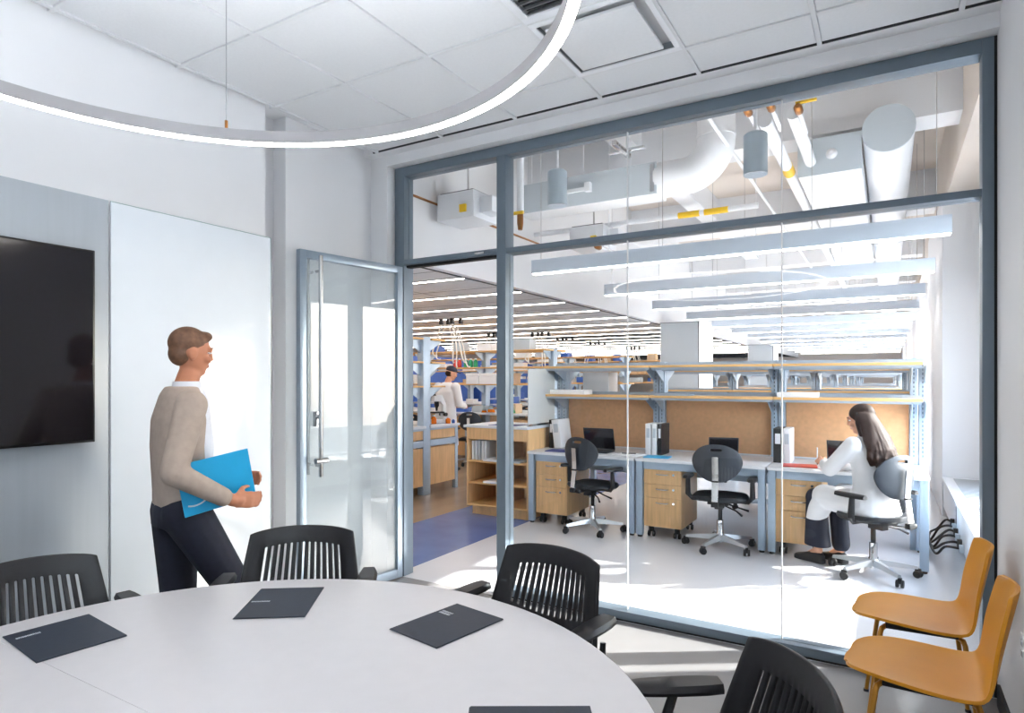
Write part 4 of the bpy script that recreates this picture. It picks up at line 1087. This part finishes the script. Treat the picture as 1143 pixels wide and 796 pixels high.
# hose reels hanging from the low ceiling
def hoses(label, x, y):
    t = thing('hose_drop', label, 'hose', (x, y, ZL), 0, 'white hose loops hanging from the low lab ceiling')
    random.seed(int(abs(x*10+y)))
    for i, (dx, dy) in enumerate(((-.12, 0), (.0, .06), (.14, -.02), (.28, .05))):
        B().box(dx-.03, dx+.03, dy-.03, dy+.03, -.10, .0, .004).done('outlet_block', 'binder_black', t)
        if i < 3:
            e = .35+.12*random.random()
            pts = [(dx, dy, -.10)] + [(dx+.12*math.sin(v*PI)*(-1 if i == 0 else .5)+(.2*(i-.5))*v, dy+.03*math.sin(7*v), -.10-e*1.5*math.sin(v*PI*.55)) for v in [q/10 for q in range(1, 11)]]
            B().tube(pts, .015, 6).done('hose', 'hose_white', t)
            B().tube([(p[0]+.05, p[1]+.04, p[2]*1.1) for p in pts], .013, 6).done('hose', 'hose_white', t)
    return t
hz = hoses('white looped hoses hanging from black outlets over the standing person', -6.85, 9.2)
for x, y, lb in ((-7.0, 12.9, 'second hose cluster, over the bench behind the white boxes'), (-7.9, 12.4, 'hose cluster left of the one over the white boxes'), (-7.2, 14.6, 'hose cluster seen just right of the mullion'), (-7.2, 16.7, 'hose cluster farther back, above the front shelf left end'), (-7.4, 20.2, 'farthest hose cluster left of the square column'), (-6.0, 23.5, 'hose cluster next to the square column foot of the bulkhead')): dup(hz, (x, y, ZL), None, lb)

# cables at the right end of the desks
cb = thing('cable_bundle', 'black cables looping from the heater to the right desk end', 'cables', (.40, 6.6, 0))
random.seed(9)
for i in range(6):
    y = .42-.17*i; u = random.uniform
    pts = [Vector((.10, y, .20-.01*i)), Vector((.05, y+u(-.03, .03), .215-.012*i)), Vector((-.01, y+u(-.05, .05), .15+u(-.02, .02))), Vector((-.06, y+u(.0, .12), .07)), Vector((-.085, y*.5+.15, .03+.008*i)), Vector((-.09, .35, .05+.01*i)), Vector((-.10, .42+.01*i, .16)), Vector((-.11, .42, .34+.02*i)), Vector((-.115, .40, .62))]
    S = []
    for q in range(len(pts)-1):
        p0, p1_, p2_, p3_ = pts[max(q-1, 0)], pts[q], pts[q+1], pts[min(q+2, len(pts)-1)]
        for v in range(4):
            w = v/4; S.append(.5*((2*p1_)+(p2_-p0)*w+(2*p0-5*p1_+4*p2_-p3_)*w*w+(3*p1_-p0-3*p2_+p3_)*w**3))
    S.append(pts[-1])
    B().tube(S, .010, 6).done('cable', 'rubber', cb); B().box(.085, .118, y-.02, y+.02, .17-.01*i, .23-.01*i, .003).done('plug', 'duct_grey' if i % 2 else 'binder_black', cb)

# ------------------ the seated person in the white coat (faces +Y locally)
WP = (-.11, 5.60, 0)
wm = thing('person', 'long-haired person in a white coat seated at the right desk writing', 'person', WP, math.radians(53))
Hw = (0, .10, 1.185); Mw = Matrix.Rotation(math.radians(34), 3, 'Z') @ Matrix.Rotation(math.radians(-12), 3, 'X')
sL, eL, wL = (-.165, .03, 1.0), (-.21, .20, .80), (-.055, .41, .815)
sR, eR, wR = (.165, .03, 1.0), (.23, .19, .80), (.10, .37, .785)
hL, kL, aL = (-.09, .0, .535), (-.12, .41, .545), (-.11, .40, .10)
hR, kR, aR = (.09, .0, .535), (.10, .40, .54), (.03, .30, .12)
body = head_parts(Hw, Mw, .96) + [limb([(0, .03, 1.0), (0, .075, 1.11)], [.05, .046]), torso([((0, -.03, .49), .16, .11, 0), ((0, -.02, .62), .14, .095, 0), ((0, .0, .80), .13, .09, 0), ((0, .025, .96), .145, .085, 0), ((0, .03, 1.04), .06, .05, 0)]),
    limb([sL, eL, wL], [.042, .035, .024]), limb([sR, eR, wR], [.042, .035, .024]), limb([hL, kL, aL], [.075, .052, .034]), limb([hR, kR, aR], [.075, .052, .034]),
    limb([aL, (-.12, .48, .05)], [.034, .028]), limb([aR, (.03, .40, .05)], [.034, .028])]
body += hand(wL, (.35, .8, .25), (.6, -.2, .8), .85, .9, thumb=1) + hand(wR, (-.5, .85, -.1), (-.6, -.2, .5), .5, .9, thumb=-1)
bake(body, .0062, 'body', 'skin', wm, 4)
face_bits(wm, Hw, Mw, .96)
coat = [torso([((0, -.045, .475), .195, .135, 0), ((0, -.03, .60), .17, .125, 0), ((0, -.005, .80), .158, .115, 0), ((0, .02, .94), .175, .11, 0), ((0, .03, 1.02), .13, .085, 0), ((0, .045, 1.065), .065, .055, 0)]),
    limb([sL, eL, (-.085, .355, .812)], [.068, .06, .046]), limb([sR, eR, (.12, .33, .79)], [.068, .06, .046]),
    limb([hL, (-.12, .33, .555)], [.118, .098]), limb([hR, (.10, .33, .55)], [.118, .098]), limb([(0, .0, .53), (0, .28, .545)], [.11, .085]),
    torso([((-.135, .40, .36), .075, .07, 0), ((-.13, .36, .46), .09, .085, 0), ((-.12, .32, .58), .085, .09, 0)])]
bake(coat, .0085, 'lab_coat', 'coat_white', wm, 6)
bake([limb([(-.12, .36, .545), (-.12, .41, .53)], [.082, .084]), torso([((-.115, .40, .14), .085, .105, 0), ((-.118, .405, .3), .078, .09, 0), ((-.12, .41, .54), .072, .075, 0)]), limb([hR, kR, (.04, .31, .16)], [.085, .072, .07])], .0085, 'trousers', 'trouser_dark', wm, 5)
shoe(wm, (-.11, .40, 0), .15, L=.25); shoe(wm, (.03, .30, 0.01), -.1, L=.25)
hp = [ellf(Vector(Hw)+Mw @ Vector((0, -.022, .042)), (.083, .094, .085), Mw.to_4x4())]
hp.append(torso([((0, -.095, .90), .12, .035, 0), ((0, -.085, .97), .14, .045, 0), ((0, -.045, 1.06), .125, .06, 0), ((0, .02, 1.16), .095, .075, 0), ((0, .07, 1.24), .072, .072, 0)]))
random.seed(4)
for i in range(30):
    q = -1+2*i/29; x = .092*q; w1, w2 = random.uniform(-.014, .014), random.uniform(-.016, .016); dp = 1-q*q
    pts = [(x*.9, .05-.035*dp, 1.24), (x*1.08, .0-.055*dp, 1.14), (x*1.3+w1, -.045-.065*dp, 1.04), (x*1.5-w2, -.075-.07*dp, .97), (x*1.55+w2, -.09-.065*dp+w1*.6, .91), (x*1.5-w1, -.095-.055*dp, .86), (x*1.4+w2*1.5, -.10-.045*dp, .80+random.uniform(-.02, .05)+.06*abs(q))]
    hp.append(limb(pts, [.011, .015, .017, .016, .014, .010, .004], 7))
for q in (-1, 1): hp.append(limb([(q*.06, .07, 1.24), (q*.082, .05, 1.17), (q*.088, .02, 1.08)], [.016, .024, .02], 8))
bake(hp, .0065, 'hair', 'hair_dark', wm, 2)
B().lathe([(.055, 0), (.062, 0), (.056, .03), (.05, .03), (.055, 0)], 16, c=(0, .045, 1.055)).done('collar', 'coat_white', wm)
Rw = Matrix.Rotation(math.radians(53), 3, 'Z')
pw = Vector(WP)+Rw @ Vector((-.005, .505, .845))
pn = thing('pen', 'white pen held upright in the writing hand of the seated person', 'pen', pw, math.radians(53))
B().tube([(.012, .01, -.05), (-.01, -.01, .085)], .0052, 8).done('barrel', 'white_metal', pn); B().tube([(.012, .01, -.05), (.0145, .012, -.065)], [.005, .0012], 8).done('tip', 'binder_black', pn)

# ------------------ the standing person in the cap
SP_ = (-6.3, 8.45, 0)
st = thing('person', 'person in a white lab coat and dark cap standing with back to us', 'person', SP_, math.radians(-8))
Hs = (.03, .10, 1.60); Ms = Matrix.Rotation(math.radians(-35), 3, 'Z') @ Matrix.Rotation(math.radians(-16), 3, 'X')
a1, a2, a3 = (.20, .02, 1.38), (.25, .06, 1.10), (.15, .30, 1.05); b1, b2, b3 = (-.20, .02, 1.38), (-.26, .08, 1.10), (-.14, .32, 1.05)
body = head_parts(Hs, Ms) + [limb([(0, .02, 1.40), (.01, .06, 1.52)], [.06, .052]), torso([((0, 0, .86), .14, .09, 0), ((0, 0, 1.1), .14, .095, 0), ((0, .01, 1.34), .16, .09, 0), ((0, .02, 1.43), .07, .06, 0)]),
    limb([a1, a2, a3], [.05, .042, .028]), limb([b1, b2, b3], [.05, .042, .028]), limb([(.09, 0, .88), (.10, .02, .48), (.10, 0, .09)], [.08, .055, .04]), limb([(-.09, 0, .88), (-.10, .02, .48), (-.10, 0, .09)], [.08, .055, .04])]
body += hand(a3, (-.4, .9, 0), (-.3, 0, 1), .6, thumb=-1) + hand(b3, (.4, .9, 0), (.3, 0, 1), .6, thumb=1)
bake(body, .0075, 'body', 'skin', st, 4); face_bits(st, Hs, Ms)
bake([torso([((0, -.01, .42), .235, .17, 0), ((0, -.01, .75), .205, .145, 0), ((0, -.005, 1.05), .19, .125, 0), ((0, .0, 1.3), .205, .12, 0), ((0, .01, 1.41), .15, .085, 0), ((0, .03, 1.46), .075, .06, 0)]), limb([a1, a2, (.165, .26, 1.06)], [.08, .066, .052]), limb([b1, b2, (-.155, .28, 1.06)], [.08, .066, .052])], .010, 'lab_coat', 'coat_white', st, 6)
bake([limb([(.09, 0, .80), (.10, .02, .48), (.10, 0, .10)], [.10, .08, .068]), limb([(-.09, 0, .80), (-.10, .02, .48), (-.10, 0, .10)], [.10, .08, .068])], .011, 'trousers', 'trouser_dark', st, 4)
shoe(st, (.10, -.01, 0), 0); shoe(st, (-.10, -.01, 0), 0)
bake([ellf(Vector(Hs)+Ms @ Vector((0, -.015, .065)), (.083, .098, .066), Ms.to_4x4()), ellf(Vector(Hs)+Ms @ Vector((0, .105, .052)), (.06, .055, .009), Ms.to_4x4())], .007, 'cap', 'cap_navy', st, 3)
bake([ellf(Vector(Hs)+Ms @ Vector((0, -.035, -.005)), (.077, .075, .06), Ms.to_4x4())], .008, 'hair', 'hair_dark', st, 3)
